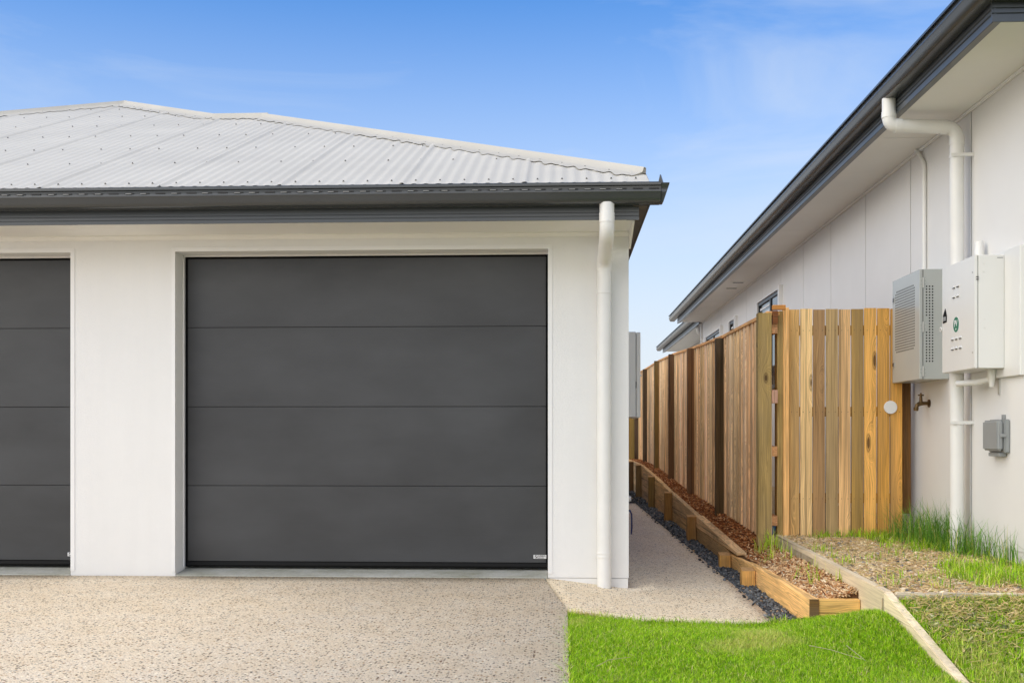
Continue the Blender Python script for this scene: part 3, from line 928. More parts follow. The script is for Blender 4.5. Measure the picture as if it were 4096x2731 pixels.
# windows
for (y0, y1, z0, mull) in ((13.613, 15.056, 1.548, 0.42), (17.061, 17.585, 1.75, 0.30), (18.62, 20.425, 1.548, 0.5)):
    zt = 2.765
    wf = MB()
    wf.box(XW - 0.032, XW - 0.001, y0, y1, zt - 0.045, zt); wf.box(XW - 0.032, XW - 0.001, y0, y1, z0, z0 + 0.045)
    wf.box(XW - 0.031, XW - 0.001, y0, y0 + 0.045, z0 + 0.045, zt - 0.045); wf.box(XW - 0.031, XW - 0.001, y1 - 0.045, y1, z0 + 0.045, zt - 0.045)
    ym = lerp(y0, y1, mull)
    wf.box(XW - 0.030, XW - 0.001, ym - 0.03, ym + 0.03, z0 + 0.045, zt - 0.045)
    wo = wf.build('window', M['window_frame'], nb)
    MB().box(XW - 0.016, XW - 0.002, y0 + 0.045, ym - 0.03, z0 + 0.045, zt - 0.045).build('pane', M['glass'], wo)
    MB().box(XW - 0.012, XW - 0.002, ym + 0.03, y1 - 0.045, z0 + 0.045, zt - 0.045).build('pane', M['glass'], wo)
    for q in range(5):
        zz = zt - 0.09 - q * 0.07
        MB().box(XW - 0.019, XW - 0.0165, ym + 0.06, y1 - 0.075, zz - 0.03, zz).build('blind_slat', M['trim'], wo)
    MB().box(XW - 0.052, XW - 0.0005, y0 - 0.075, y0 - 0.002, z0 - 0.06, zt + 0.05).build('side_trim', M['trim'], wo)
    MB().box(XW - 0.052, XW - 0.0005, y1 + 0.002, y1 + 0.05, z0 - 0.06, zt + 0.01).build('side_trim', M['trim'], wo)
    MB().box(XW - 0.050, XW - 0.0005, y0 - 0.001, y1 + 0.001, zt + 0.001, zt + 0.012).build('head_trim', M['trim'], wo)

# ------------------------------------------------------------------ boxes and fittings on that wall
XB = 2.543
sb = thing('switchboard', (2.65, 7.04, 1.36), 'white switchboard box with green round sticker on the white wall', 'electrical box')
MB().box(2.722, XW - 0.001, 6.53, 7.30, 1.305, 2.082).build('backing_board', M['box_white'], sb, bevel=0.003)
MB().box(XB + 0.022, 2.7215, 6.757, 7.327, 1.360, 2.058).build('case', M['box_white'], sb, bevel=0.003)
MB().box(XB + 0.019, XB + 0.022, 6.760, 7.325, 1.362, 2.056).build('door_seal', M['black'], sb)
dr = MB().box(XB, XB + 0.0185, 6.757, 7.327, 1.360, 2.058).build('door', M['box_white'], sb, bevel=0.003, seg=2)
cyl = lambda y, z, r, x0, x1, n=28: MB().tube([(x0, y, z), (x1, y, z)], r, n)
st = cyl(7.069, 1.660, 0.0525, XB - 0.0012, XB - 0.0002, 40).build('round_sticker', M['white_ink'], sb)
cyl(7.069, 1.660, 0.0495, XB - 0.0018, XB - 0.0013, 40).build('sticker_face', M['green'], st)
rotw = (R(90), 0, R(-90))
q = inst('sticker_letters', text_mesh('PV', 0.058, M['white_ink'], 'sticker_letters', centre=True), st, (XB - 0.0025, 7.069, 1.668), rot=rotw)
q.scale = (0.88, 1, 1)
q = inst('sticker_letters_small', text_mesh('DP', 0.016, M['white_ink'], 'sticker_letters_small', centre=True), st, (XB - 0.0025, 7.069, 1.631), rot=rotw)
q = MB().prism([(7.318, 1.700), (7.245, 1.690), (7.240, 1.755), (7.280, 1.775), (7.318, 1.745)], XB - 0.003, XB - 0.0005)
lt = MB().add([(XB - 0.003, 7.305, 1.690), (XB - 0.003, 7.240, 1.694), (XB - 0.003, 7.236, 1.735), (XB - 0.003, 7.262, 1.785), (XB - 0.003, 7.305, 1.742),
               (XB - 0.0003, 7.305, 1.690), (XB - 0.0003, 7.240, 1.694), (XB - 0.0003, 7.236, 1.735), (XB - 0.0003, 7.262, 1.785), (XB - 0.0003, 7.305, 1.742)],
              [(0, 1, 2, 3, 4), (0, 5, 6, 1), (1, 6, 7, 2), (2, 7, 8, 3), (3, 8, 9, 4), (4, 9, 5, 0)]).build('latch_recess', M['black'], sb)
MB().box(XB - 0.007, XB - 0.0032, 7.245, 7.298, 1.703, 1.732).build('latch_handle', M['box_dark'], sb, bevel=0.002)
MB().tube([(XB - 0.010, 7.332, 1.655), (XB - 0.004, 7.332, 1.655)], 0.016, 18).build('padlock_lug', M['box_white'], sb)
MB().tube([(XB - 0.0112, 7.332, 1.655), (XB - 0.0102, 7.332, 1.655)], 0.007, 12).build('lug_hole', M['box_dark'], sb)
lv = MB(); lvd = MB()
def louvre(y, z):
    lv.prism([(XB - 0.0001, z), (XB - 0.007, z + 0.001), (XB - 0.007, z + 0.006), (XB - 0.0001, z + 0.016)], y - 0.020, y + 0.020, 'Y')
    lvd.box(XB - 0.0065, XB - 0.0004, y - 0.018, y + 0.018, z - 0.0030, z - 0.0004)
for z in (1.901, 1.838):
    for yy in (7.109, 7.038): louvre(yy, z)
for z in (1.566, 1.503):
    for yy in (7.131, 7.064, 6.995): louvre(yy, z)
tag(lv.build('louvres', M['box_white'], dr), kind='stuff')
tag(lvd.build('louvre_slots', M['black'], dr), kind='stuff')
for z in (1.955, 1.46):
    cyl(6.79, z, 0.006, XB - 0.003, XB - 0.0003, 10).build('door_screw', M['steel'], sb)
for z in (1.92, 1.905):
    MB().box(XB + 0.008, XB + 0.021, 6.750, 6.7565, z, z + 0.005).build('hinge_leaf', M['gutter'], sb)
for (dx, z) in ((0.055, 2.005), (0.055, 1.955), (0.060, 1.665), (0.060, 1.610)):
    MB().tube([(XB + dx, 6.7540, z), (XB + dx, 6.7565, z)], 0.005, 10).build('rivet', M['box_white'], sb)
MB().box(XB + 0.135, XB + 0.170, 6.7545, 6.7565, 2.038, 2.042).build('seam_slot', M['box_dark'], sb)
MB().tube([(XB + 0.190, 6.7550, 1.372), (XB + 0.190, 6.7565, 1.372)], 0.004, 10).build('rivet_hole', M['black'], sb)
MB().tube([(2.70, 7.10, 2.0585), (2.70, 7.10, 2.185), (2.70, 7.10, 2.20)], [0.032, 0.027, 0.024], 18).build('conduit_stub', M['pvc'], sb, smooth=40)
cs = MB(); cs.tube([(2.60, 7.20, 1.285), (2.66, 7.02, 1.285), (2.70, 6.93, 1.30), (2.705, 6.91, 1.3595)], 0.020, 14)
cs.build('conduit_bend', M['pvc'], sb, smooth=50)
MB().tube([(2.700, 6.90, 1.25), (2.702, 6.90, 1.359)], [0.014, 0.03], 14).build('cable_gland', M['pvc'], sb, smooth=50)
MB().box(2.738, 2.749, 6.885, 6.90, 1.20, 1.30).build('saddle', M['steel'], sb)

vb = thing('ventilated_cabinet', (2.65, 8.1, 1.345), 'grey perforated metal cabinet beside the switchboard', 'cabinet')
YV, YF = 7.78, 8.41
MB().box(XB + 0.026, XW - 0.001, YV, YF, 1.345, 2.127).build('case', M['box_grey'], vb, bevel=0.002)
vd = MB().box(XB, XB + 0.0225, YV, YF, 1.345, 2.127).build('door', M['box_grey'], vb, bevel=0.003)
MB().box(XB + 0.0228, XB + 0.0255, YV + 0.001, YF - 0.002, 1.348, 2.124).build('door_gap', M['black'], vb)
pf = MB()
rows, cols = 24, 19
for r_ in range(rows):
    z = 2.030 - r_ * (0.455 / (rows - 1))
    for c_ in range(cols):
        if (r_ in (0, rows - 1)) and c_ in (0, cols - 1): continue
        yy = 7.895 + c_ * (0.437 / (cols - 1))
        pf.box(XB - 0.0006, XB - 0.0001, yy - 0.0055, yy + 0.0055, z - 0.0055, z + 0.0055)
tag(pf.build('perforation', M['black'], vd), kind='stuff')
pf = MB()
for r_ in range(27):
    z = 2.004 - r_ * (0.532 / 26)
    for c_ in range(3):
        if c_ == 0 and 10 < r_ < 16: continue
        pf.tube([(XB + 0.048 + c_ * 0.0212, YV - 0.0007, z), (XB + 0.048 + c_ * 0.0212, YV - 0.0002, z)], 0.0056, 10)
tag(pf.build('side_perforation', M['black'], vb), kind='stuff')
for z in (1.995, 1.68, 1.365):
    hg = MB().tube([(XB + 0.0240, YV - 0.003, z), (XB + 0.0240, YV - 0.003, z + 0.072)], 0.0045, 10).build('hinge', M['steel'], vb, smooth=40)
    for dz in (0.010, 0.036, 0.062):
        for dx in (0.010, 0.038):
            MB().tube([(XB + dx, YV - 0.0022, z + dz), (XB + dx, YV - 0.0003, z + dz)], 0.0033, 8).build('rivet', M['steel'], hg)
for z, hh in ((1.955, 0.045), (1.462, 0.042)):
    lk = MB().box(XB - 0.004, XB - 0.0002, 8.36, 8.398, z, z + hh).build('lock_plate', M['steel'], vb, bevel=0.001)
    MB().box(XB - 0.0065, XB - 0.0042, 8.370, 8.388, z + 0.008, z + hh - 0.008).build('lock_recess', M['gutter'], lk)

tb = thing('telecom_box', (2.72, 6.85, 0.83), 'small grey plastic junction box low on the white wall', 'junction box')
MB().box(2.715, XW - 0.001, 6.735, 6.985, 0.838, 1.045).build('case', M['box_dark'], tb, bevel=0.006, seg=2)
MB().box(2.675, 2.7145, 6.745, 6.985, 0.850, 1.040).build('lid', M['box_dark'], tb, bevel=0.012, seg=3)
MB().box(2.735, 2.748, 6.80, 6.835, 1.045, 1.075).build('mounting_tab', M['box_dark'], tb, bevel=0.002)
MB().box(2.700, 2.745, 6.78, 6.95, 0.815, 0.838).build('cable_entry', M['box_dark'], tb, bevel=0.003)
MB().box(2.688, 2.722, 6.728, 6.736, 0.935, 0.955).build('catch', M['box_dark'], tb, bevel=0.002)

tp = thing('garden_tap', (2.74, 8.19, 1.18), 'weathered brass garden tap on the white wall by the gate', 'tap')
MB().tube([(XW - 0.001, 8.19, 1.184), (XW - 0.008, 8.19, 1.184)], 0.030, 20).build('flange', M['brass'], tp)
MB().tube([(XW - 0.008, 8.19, 1.184), (2.70, 8.19, 1.184), (2.672, 8.185, 1.180), (2.655, 8.18, 1.168), (2.648, 8.18, 1.150)], [0.013, 0.015, 0.017, 0.015, 0.014], 14).build('spout', M['brass'], tp, smooth=50)
MB().tube([(2.648, 8.18, 1.152), (2.646, 8.18, 1.128)], [0.019, 0.017], 14).build('nozzle', M['brass'], tp, smooth=40)
MB().tube([(2.685, 8.187, 1.19), (2.685, 8.187, 1.235), (2.685, 8.187, 1.262)], [0.014, 0.010, 0.006], 12).build('stem', M['brass'], tp, smooth=50)
MB().tube([(2.664, 8.187, 1.245), (2.706, 8.187, 1.245)], 0.0055, 8).build('handle', M['brass'], tp, smooth=50)

# ------------------------------------------------------------------ timber colours (albedo)
def wc(r, g, b, j=0.0):
    c = srgb(r, g, b, 1.75)
    k_ = 1 + random.uniform(-j, j)
    return (c[0] * k_, c[1] * k_ * random.uniform(1 - j * .3, 1 + j * .3), c[2] * k_, 1)


# ------------------------------------------------------------------ side fence
fence = thing('paling_fence', (1.6, 8.34, 0.1), 'long timber paling fence with dark posts running back beside the path', 'fence')
def fence_top(y): return float(np.interp(y, [8.3, 8.79, 10.6, 13.0, 15.27, 17.64, 20.1, 24], [1.896, 1.907, 1.925, 2.005, 2.100, 2.165, 2.195, 2.26]))
def fence_bot(y): return float(np.interp(y, *FENBOT))
posts_y = [8.335, 10.605, 12.988, 15.265, 17.639, 20.087, 22.4]
def rough_post(w_, d_, h, seed):
    rnd = random.Random(seed)
    mb_ = MB()
    lv_ = 7
    vs_ = []
    for i in range(lv_):
        z = h * i / (lv_ - 1)
        o = [(rnd.uniform(-.0025, .0025), rnd.uniform(-.0025, .0025)) for _ in range(4)]
        for (sx_, sy_), (ox, oy) in zip(((0, 0), (1, 0), (1, 1), (0, 1)), o):
            vs_.append((sx_ * w_ + ox, sy_ * d_ + oy, z))
    fs_ = []
    for i in range(lv_ - 1):
        for q in range(4):
            a, b = i * 4 + q, i * 4 + (q + 1) % 4
            fs_.append((a, b, b + 4, a + 4))
    fs_.append((3, 2, 1, 0))
    mb_.add(vs_, fs_)
    mb_.add(vs_[-4:], [(0, 1, 2, 3)], 1)
    return mb_
pcols = [(150, 126, 76), (74, 58, 36), (96, 66, 40), (84, 60, 38), (98, 78, 42), (72, 58, 42), (60, 44, 30)]
for i, y in enumerate(posts_y):
    zt = [1.884, 1.890, 1.982, 2.082, 2.148, 2.160, 2.2][i]
    zb = 0.0
    me = rough_post(0.100, 0.095, zt - zb, i).mesh('post', [M['woodZ'] if i == 0 else M['woodZs'], M['cut']], bevel=0.003)
    p = inst('post', me, fence, (1.506, y, zb), color=wc(*pcols[i]))
    if i == 0: p['label'] = 'olive weathered end post'
pal_me = []
for s_ in range(6):
    rnd = random.Random(50 + s_)
    mb_ = MB()
    tw = rnd.uniform(-0.004, 0.004); bow = rnd.uniform(-0.004, 0.004)
    vs_ = []
    for i in range(4):
        z = i / 3.0
        for (x, yv) in ((-0.5, -0.5), (0.5, -0.5), (0.5, 0.5), (-0.5, 0.5)):
            vs_.append((x * 0.101 + bow * math.sin(math.pi * z) * 0.5, yv * 0.014 + x * tw * (z - .5) * 2, z))
    fs_ = [(3, 2, 1, 0), (12, 13, 14, 15)]
    for i in range(3):
        for q in range(4):
            a, b = i * 4 + q, i * 4 + (q + 1) % 4
            fs_.append((a, b, b + 4, a + 4))
    mb_.add(vs_, fs_)
    pal_me.append(mb_.mesh('paling', M['woodZ']))
fcols = [(216, 180, 138), (208, 172, 128), (222, 190, 150), (196, 164, 122), (218, 186, 142), (206, 178, 140), (186, 148, 104), (226, 196, 160)]
for i in range(len(posts_y) - 1):
    y0, y1 = posts_y[i] + (0.02 if i == 0 else 0.05), posts_y[i + 1] + 0.02
    n = 24
    for j in range(n):
        y = lerp(y0, y1, (j + 0.5) / n)
        front = j % 2
        zt, zb = fence_top(y) - 0.03, fence_bot(y) + random.uniform(-0.004, 0.006)
        cc = random.choice(fcols)
        o = inst('paling', random.choice(pal_me), fence, (1.588 + (0.0 if front else 0.0155), y, zb), rz=R(-90), color=wc(*cc, j=0.10))
        o.scale = ((1.0 if front else 1.12), 1, zt - zb)
for i in range(len(posts_y) - 1):
    y0, y1 = posts_y[i], posts_y[i + 1]
    a, b = y0 + (0.02 if i == 0 else 0.055), y1 + 0.05
    za, zb_ = fence_top(a), fence_top(b)
    x0, x1 = 1.572, 1.672
    MB().add([(x0, a, za - 0.03), (x1, a, za - 0.03), (x1, b, zb_ - 0.03), (x0, b, zb_ - 0.03), (x0, a, za), (x1, a, za), (x1, b, zb_), (x0, b, zb_)],
             [(0, 3, 2, 1), (4, 5, 6, 7), (0, 1, 5, 4), (1, 2, 6, 5), (2, 3, 7, 6), (3, 0, 4, 7)]).build('cap_rail', M['woodY'], fence, bevel=0.003, color=wc(196, 150, 98, j=.06))
    for fr_ in (0.10, 0.40, 0.93):
        z0_, z1_ = lerp(fence_bot(a), fence_top(a), fr_), lerp(fence_bot(b), fence_top(b), fr_)
        MB().add([(1.613, a, z0_ - .045), (1.655, a, z0_ - .045), (1.655, b, z1_ - .045), (1.613, b, z1_ - .045), (1.613, a, z0_ + .03), (1.655, a, z0_ + .03), (1.655, b, z1_ + .03), (1.613, b, z1_ + .03)],
                 [(0, 3, 2, 1), (4, 5, 6, 7), (0, 1, 5, 4), (1, 2, 6, 5), (2, 3, 7, 6), (3, 0, 4, 7)]).build('rail', M['woodY'], fence, color=wc(170, 125, 85, j=.1))
MB().box(1.612, 1.712, 8.32, 8.354, 1.905, 1.942).build('cap_end', M['woodX'], fence, bevel=0.003, color=wc(176, 118, 56))
MB().box(1.616, 1.655, 8.335, 8.354, 1.80, 1.899).build('rail_block', M['woodX'], fence, color=wc(110, 66, 34))
MB().box(1.612, 1.654, 8.330, 8.354, 1.19, 1.292).build('rail_block', M['woodZs'], fence, bevel=0.002, color=wc(176, 138, 118))

# fence across the end of the side passage
rf = thing('rear_fence', (0.9, 22.6, 0.0), 'short timber fence closing the far end of the side passage', 'fence')
for j in range(12):
    x = 0.46 + j * 0.098
    o = inst('paling', random.choice(pal_me), rf, (x, 22.55 - 0.0155 * (j % 2), -0.12), color=wc(150, 124, 66, j=0.15))
    o.scale = (1.08, 1, 2.25)
MB().box(0.45, 1.60, 22.575, 22.62, 1.55, 1.63).build('rail', M['woodX'], rf, color=wc(140, 105, 65))
MB().box(0.45, 1.60, 22.575, 22.62, 0.25, 0.33).build('rail', M['woodX'], rf, color=wc(140, 105, 65))

# ------------------------------------------------------------------ gate
gate = thing('timber_gate', (2.2, 8.42, 0.15), 'upright timber paling gate with a white disc beside the white wall', 'gate')
gx = [1.753, 1.841, 1.940, 2.037, 2.136, 2.232, 2.329, 2.430, 2.529, 2.626]
gcol = [(190, 152, 96), (206, 174, 124), (146, 114, 76), (154, 130, 92), (206, 166, 116), (152, 120, 62), (210, 160, 88), (186, 138, 66), (192, 142, 70)]
for i in range(9):
    wdt = gx[i + 1] - gx[i]
    o = inst('paling', pal_me[i % 6], gate, ((gx[i] + gx[i + 1]) / 2, 8.432, 0.164 + random.uniform(-.006, .004)), color=wc(*gcol[i]))
    o.scale = ((wdt - 0.0085) / 0.101, 1.15, 1.760 + random.uniform(-.003, .003))
for z in (0.42, 1.09, 1.72):
    MB().box(1.70, 2.63, 8.443, 8.483, z, z + 0.075).build('rail', M['woodX'], gate, color=wc(150, 112, 66))
MB().box(1.7095, 1.7525, 8.398, 8.442, 0.160, 1.930).build('stile', M['woodZs'], gate, bevel=0.002, color=wc(222, 172, 108))
MB().box(1.662, 1.7085, 8.405, 8.50, 0.10, 1.905).build('hinge_post', M['woodZs'], gate, bevel=0.003, color=wc(142, 118, 72))
MB().tube([(2.530, 8.4225, 1.160), (2.530, 8.410, 1.160)], 0.050, 40).build('round_disc', M['trim'], gate, bevel=0.0015)
nh = MB()
for i in range(9):
    for z in (0.455, 1.125, 1.755):
        for fx in (0.25, 0.75):
            nh.tube([(lerp(gx[i], gx[i + 1], fx), 8.4236, z), (lerp(gx[i], gx[i + 1], fx), 8.4220, z)], 0.0028, 6)
tag(nh.build('nail_heads', M['gutter_in'], gate), kind='stuff')
bt = tag(MB().box(2.655, 2.718, 8.52, 8.57, 0.335, 1.92).build('wall_batten', M['woodZs'], None, bevel=0.003, color=wc(110, 78, 42)),
         'dark upright timber batten against the white wall by the gate', 'batten')

# ------------------------------------------------------------------ retaining wall
rw = thing('retaining_wall', (1.3, 7.5, -0.12), 'low timber sleeper retaining wall with stub posts beside the path', 'retaining wall')
ry = [7.47, 8.53, 10.72, 13.06, 15.5, 18.11, 20.08]
rtop = [0.012, 0.0, 0.135, 0.243, 0.340, 0.432, 0.440]
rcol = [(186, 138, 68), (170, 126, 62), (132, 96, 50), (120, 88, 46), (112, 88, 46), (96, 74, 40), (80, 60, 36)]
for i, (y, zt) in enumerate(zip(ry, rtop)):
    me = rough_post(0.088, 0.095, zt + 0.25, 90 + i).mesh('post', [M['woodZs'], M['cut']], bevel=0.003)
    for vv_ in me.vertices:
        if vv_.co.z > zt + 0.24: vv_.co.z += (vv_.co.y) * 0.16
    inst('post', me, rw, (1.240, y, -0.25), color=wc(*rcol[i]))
XS0, XS1 = 1.333, 1.384
levels = [-0.17, 0.03, 0.238, 0.44]
bays = [5.873] + [8.58, 10.77, 13.11, 15.55, 18.16, 20.5, 22.5]
def wtop(y): return float(np.interp(y, *WALLTOP))
scol = [(190, 154, 104), (176, 142, 96), (182, 150, 108), (166, 138, 98), (178, 146, 100), (160, 130, 90)]
def sleeper(poly, x0=XS0, x1=XS1, col=None):
    o = MB(); o.prism(poly, x0, x1, 'X')
    # prism profile axes for X sweep are (y, z)
    return o.build('sleeper', M['woodY'], rw, bevel=0.003, color=col or wc(*random.choice(scol), j=.08))
sleeper([(5.873, -0.17), (8.62, -0.17), (8.62, 0.004), (7.26, 0.047), (5.873, 0.066)], col=wc(206, 164, 106))
for i in range(1, len(bays) - 1):
    a, b = bays[i] + 0.002, bays[i + 1] - 0.002
    if i == 1: a = 8.622
    for q in range(3):
        z0_, z1_ = levels[q] + 0.0015, levels[q + 1] - 0.0015
        if q == 0 and i == 1: z1_ = levels[1] - 0.0015
        if q == 0:
            sleeper([(a, z0_), (b, z0_), (b, z1_), (a, z1_)] if i > 1 else [(a, z0_), (b, z0_), (b, z1_), (8.9, z1_), (a, 0.003)])
            continue
        ta, tb_ = wtop(a), wtop(b)
        if i == 1 and q == 1:
            sleeper([(8.255, 0.030), (8.63, 0.0315), (b, 0.0315), (b, wtop(b)), (8.245, 0.053)], XS0 - 0.004, XS1 + 0.02, col=wc(196, 162, 118))
            continue
        if tb_ <= z0_ + 0.01: continue
        pts = [(max(a, float(np.interp(z0_ + 0.004, [ta, tb_], [a, b]))), z0_), (b, z0_)]
        if ta >= z1_:
            pts += [(b, z1_), (a, z1_)]
        elif tb_ <= z1_:
            pts += [(b, tb_), (a, ta)] if ta > z0_ else [(b, tb_)]
        else:
            yc = float(np.interp(z1_, [ta, tb_], [a, b]))
            pts += [(b, z1_), (yc, z1_)]
            if ta > z0_: pts += [(a, ta)]
        sleeper(pts, XS0 - 0.002 * q, XS1)
o = MB().box(1.3865, 1.606, 5.876, 5.926, -0.14, 0.062).build('end_sleeper', M['woodX'], rw, bevel=0.003, color=wc(204, 162, 96))
MB().box(1.3335, 1.384, 5.8685, 5.8725, -0.15, 0.064).build('end_grain', M['woodX'], rw, color=wc(98, 70, 34))

# garden edging boards
def board(name, label, a, b, w_, za, zb_, h, col, mat='woodY', cat='garden edging'):
    a, b = Vector(a), Vector(b)
    n = Vector((b.y - a.y, -(b.x - a.x))).normalized() * w_
    vs_ = []
    for dz in (-h, 0):
        vs_ += [(a.x, a.y, za + dz), (a.x + n.x, a.y + n.y, za + dz), (b.x + n.x, b.y + n.y, zb_ + dz), (b.x, b.y, zb_ + dz)]
    o = MB().add(vs_, [(0, 3, 2, 1), (4, 5, 6, 7), (0, 1, 5, 4), (1, 2, 6, 5), (2, 3, 7, 6), (3, 0, 4, 7)]).build(name, M[mat], None, bevel=0.004, seg=2, color=col)
    return tag(o, label, cat, 'garden edging boards')
board('edging_board', 'grey weathered edging board between the mulch strip and the pebble bed', (1.606, 5.45), (1.632, 8.36), 0.046, 0.170, 0.182, 0.24, wc(176, 162, 138), 'woodYs')
board('edging_board', 'pale edging board sloping down through the grass', (1.585, 4.20), (1.604, 5.448), 0.044, -0.075, 0.168, 0.20, wc(190, 176, 150), 'woodYs')
board('edging_board', 'pale edging board crossing between the pebble bed and the grass', (2.35, 5.40), (1.654, 5.405), 0.042, 0.168, 0.168, 0.16, wc(190, 178, 156), 'woodX')
bk = MB().box(1.600, 1.603, 5.440, 5.462, 0.06, 0.135).build('bracket', M['steel'], None)
tag(bk, 'small rusted steel bracket where two edging boards meet', 'bracket')

# ------------------------------------------------------------------ loose stuff
def rot_mats(n, tilt=0.5):
    a = rng.uniform(0, 2 * np.pi, n); b = rng.normal(0, tilt, n); c = rng.normal(0, tilt, n)
    ca, sa, cb, sb_, cc, sc_ = np.cos(a), np.sin(a), np.cos(b), np.sin(b), np.cos(c), np.sin(c)
    Rz = np.zeros((n, 3, 3)); Rz[:, 0, 0] = ca; Rz[:, 0, 1] = -sa; Rz[:, 1, 0] = sa; Rz[:, 1, 1] = ca; Rz[:, 2, 2] = 1
    Ry = np.zeros((n, 3, 3)); Ry[:, 0, 0] = cb; Ry[:, 0, 2] = sb_; Ry[:, 2, 0] = -sb_; Ry[:, 2, 2] = cb; Ry[:, 1, 1] = 1
    Rx = np.zeros((n, 3, 3)); Rx[:, 0, 0] = 1; Rx[:, 1, 1] = cc; Rx[:, 1, 2] = -sc_; Rx[:, 2, 1] = sc_; Rx[:, 2, 2] = cc
    return Rz @ Ry @ Rx


def ico():
    bm = bmesh.new(); bmesh.ops.create_icosphere(bm, subdivisions=1, radius=1)
    v = np.array([p.co[:] for p in bm.verts]); f = np.array([[q.index for q in fc.verts] for fc in bm.faces]); bm.free()
    return v, f
ICO = ico()
BOXV = np.array([(-1, -1, -1), (1, -1, -1), (1, 1, -1), (-1, 1, -1), (-1, -1, 1), (1, -1, 1), (1, 1, 1), (-1, 1, 1)], float)
BOXF = np.array([(0, 2, 1), (0, 3, 2), (4, 5, 6), (4, 6, 7), (0, 1, 5), (0, 5, 4), (1, 2, 6), (1, 6, 5), (2, 3, 7), (2, 7, 6), (3, 0, 4), (3, 4, 7)])


def scatter(name, tv, tf, pos, scl, col, mat, tilt=0.4, jitter=0.0, label=None, cat=None):
    n = len(pos)
    Rm = rot_mats(n, tilt)
    V = tv[None] * (1 + (rng.uniform(-jitter, jitter, (n, len(tv), 3)) if jitter else 0))
    V = V * scl[:, None, :]
    V = np.einsum('nij,nkj->nki', Rm, V) + pos[:, None, :]
    F = (tf[None] + (np.arange(n) * len(tv))[:, None, None]).reshape(-1, 3)
    C = np.repeat(col, len(tv), 0)
    o = np_mesh(name, V.reshape(-1, 3), F, mat, C)
    return tag(o, label, cat, None, 'stuff')


def pick_cols(n, pal, w_, j=0.18):
    pal = np.array([srgb(*c)[:3] for c in pal]); w_ = np.array(w_, float); w_ /= w_.sum()
    return pal[rng.choice(len(pal), n, p=w_)] * rng.uniform(1 - j, 1 + j, (n, 1))


# dark gravel strip between the path and the retaining wall
n = 11000
yy = 6.0 + (rng.random(n) ** 1.7) * 15
xl = np.interp(yy, [6.0, 6.2, 15.95, 16.2, 16.3], [1.20, 1.205, 1.112, 1.11, 0.47])
xx = lerp(xl, 1.335, rng.random(n))
spill = rng.random(n) < 0.01
xx = np.where(spill & (yy < 15.5), xl - rng.uniform(0.0, 0.05, n), xx)
zz = np.where(xx < xl, -0.078, -0.118 + rng.random(n) * 0.028)
r0 = rng.uniform(0.006, 0.014, n)
scatter('gravel', *ICO, np.stack([xx, yy, zz], 1), np.stack([r0 * rng.uniform(1, 1.7, n), r0, r0 * rng.uniform(.45, .8, n)], 1),
        pick_cols(n, [(76, 80, 84), (98, 102, 106), (126, 128, 128), (50, 52, 56), (176, 150, 122)], [5, 4, 2.2, 3, .5]), M['stone'], 0.5, 0.30,
        'dark grey gravel strip between the path and the sleeper wall', 'gravel')

# mulch chips
n = 15000
yy = 5.93 + (rng.random(n) ** 1.5) * 16
near = yy < 8.33
xx = np.where(near, rng.uniform(1.39, 1.602, n), rng.uniform(1.385, 1.60, n))
zz = mulch_z(xx, yy) + rng.random(n) * 0.018 + 0.006 * np.sin(yy * 9) * np.cos(xx * 31)
L_ = rng.uniform(0.007, 0.026, n)
fresh = sstep(8.7, 7.2, yy)[:, None] * 0.0
pa = pick_cols(n, [(172, 108, 60), (140, 82, 44), (200, 144, 94), (108, 62, 36), (220, 176, 130)], [5, 4, 3, 3, 1.2])
pb = pick_cols(n, [(232, 198, 154), (214, 172, 126), (186, 142, 98), (240, 220, 188), (160, 116, 78)], [4, 4, 3, 2, 2])
wgt = (rng.random(n) < np.clip((8.6 - yy) / 1.2, 0, 0.85))[:, None]
scatter('mulch', BOXV, BOXF, np.stack([xx, yy, zz], 1), np.stack([L_, rng.uniform(.0025, .006, n), rng.uniform(.001, .003, n)], 1),
        np.where(wgt, pb, pa), M['chip'], 0.35, 0.35, 'brown wood chip mulch along the foot of the paling fence', 'mulch')

# pebbles and straw in the bed before the gate
n = 6500
xx = rng.uniform(1.655, 2.745, n); yy = rng.uniform(5.42, 8.9, n)
zz = bed_z(xx, yy) + rng.random(n) * 0.012
r0 = rng.uniform(0.006, 0.019, n)
scatter('pebbles', *ICO, np.stack([xx, yy, zz], 1), np.stack([r0 * rng.uniform(1, 1.6, n), r0, r0 * rng.uniform(.4, .75, n)], 1),
        pick_cols(n, [(222, 198, 162), (200, 176, 146), (150, 148, 144), (100, 102, 106), (236, 220, 192), (204, 166, 126)], [4, 4, 2, 1.6, 2, 2]), M['stone'], 0.4, 0.25,
        'tan and grey pebbles in the bed before the gate', 'pebbles')
n = 8000
xx = rng.uniform(1.655, 2.74, n); yy = rng.uniform(5.43, 8.5, n)
zz = bed_z(xx, yy) + 0.006 + rng.random(n) * 0.018
L_ = rng.uniform(0.012, 0.045, n)
scatter('straw', BOXV, BOXF, np.stack([xx, yy, zz], 1), np.stack([L_, rng.uniform(.0012, .0026, n), rng.uniform(.0006, .0012, n)], 1),
        pick_cols(n, [(236, 208, 156), (222, 190, 136), (242, 224, 184), (196, 160, 112), (200, 190, 116)], [4, 4, 3, 2, 1]), M['chip'], 0.22, 0.2,
        'dry straw clippings scattered over the pebble bed', 'straw')


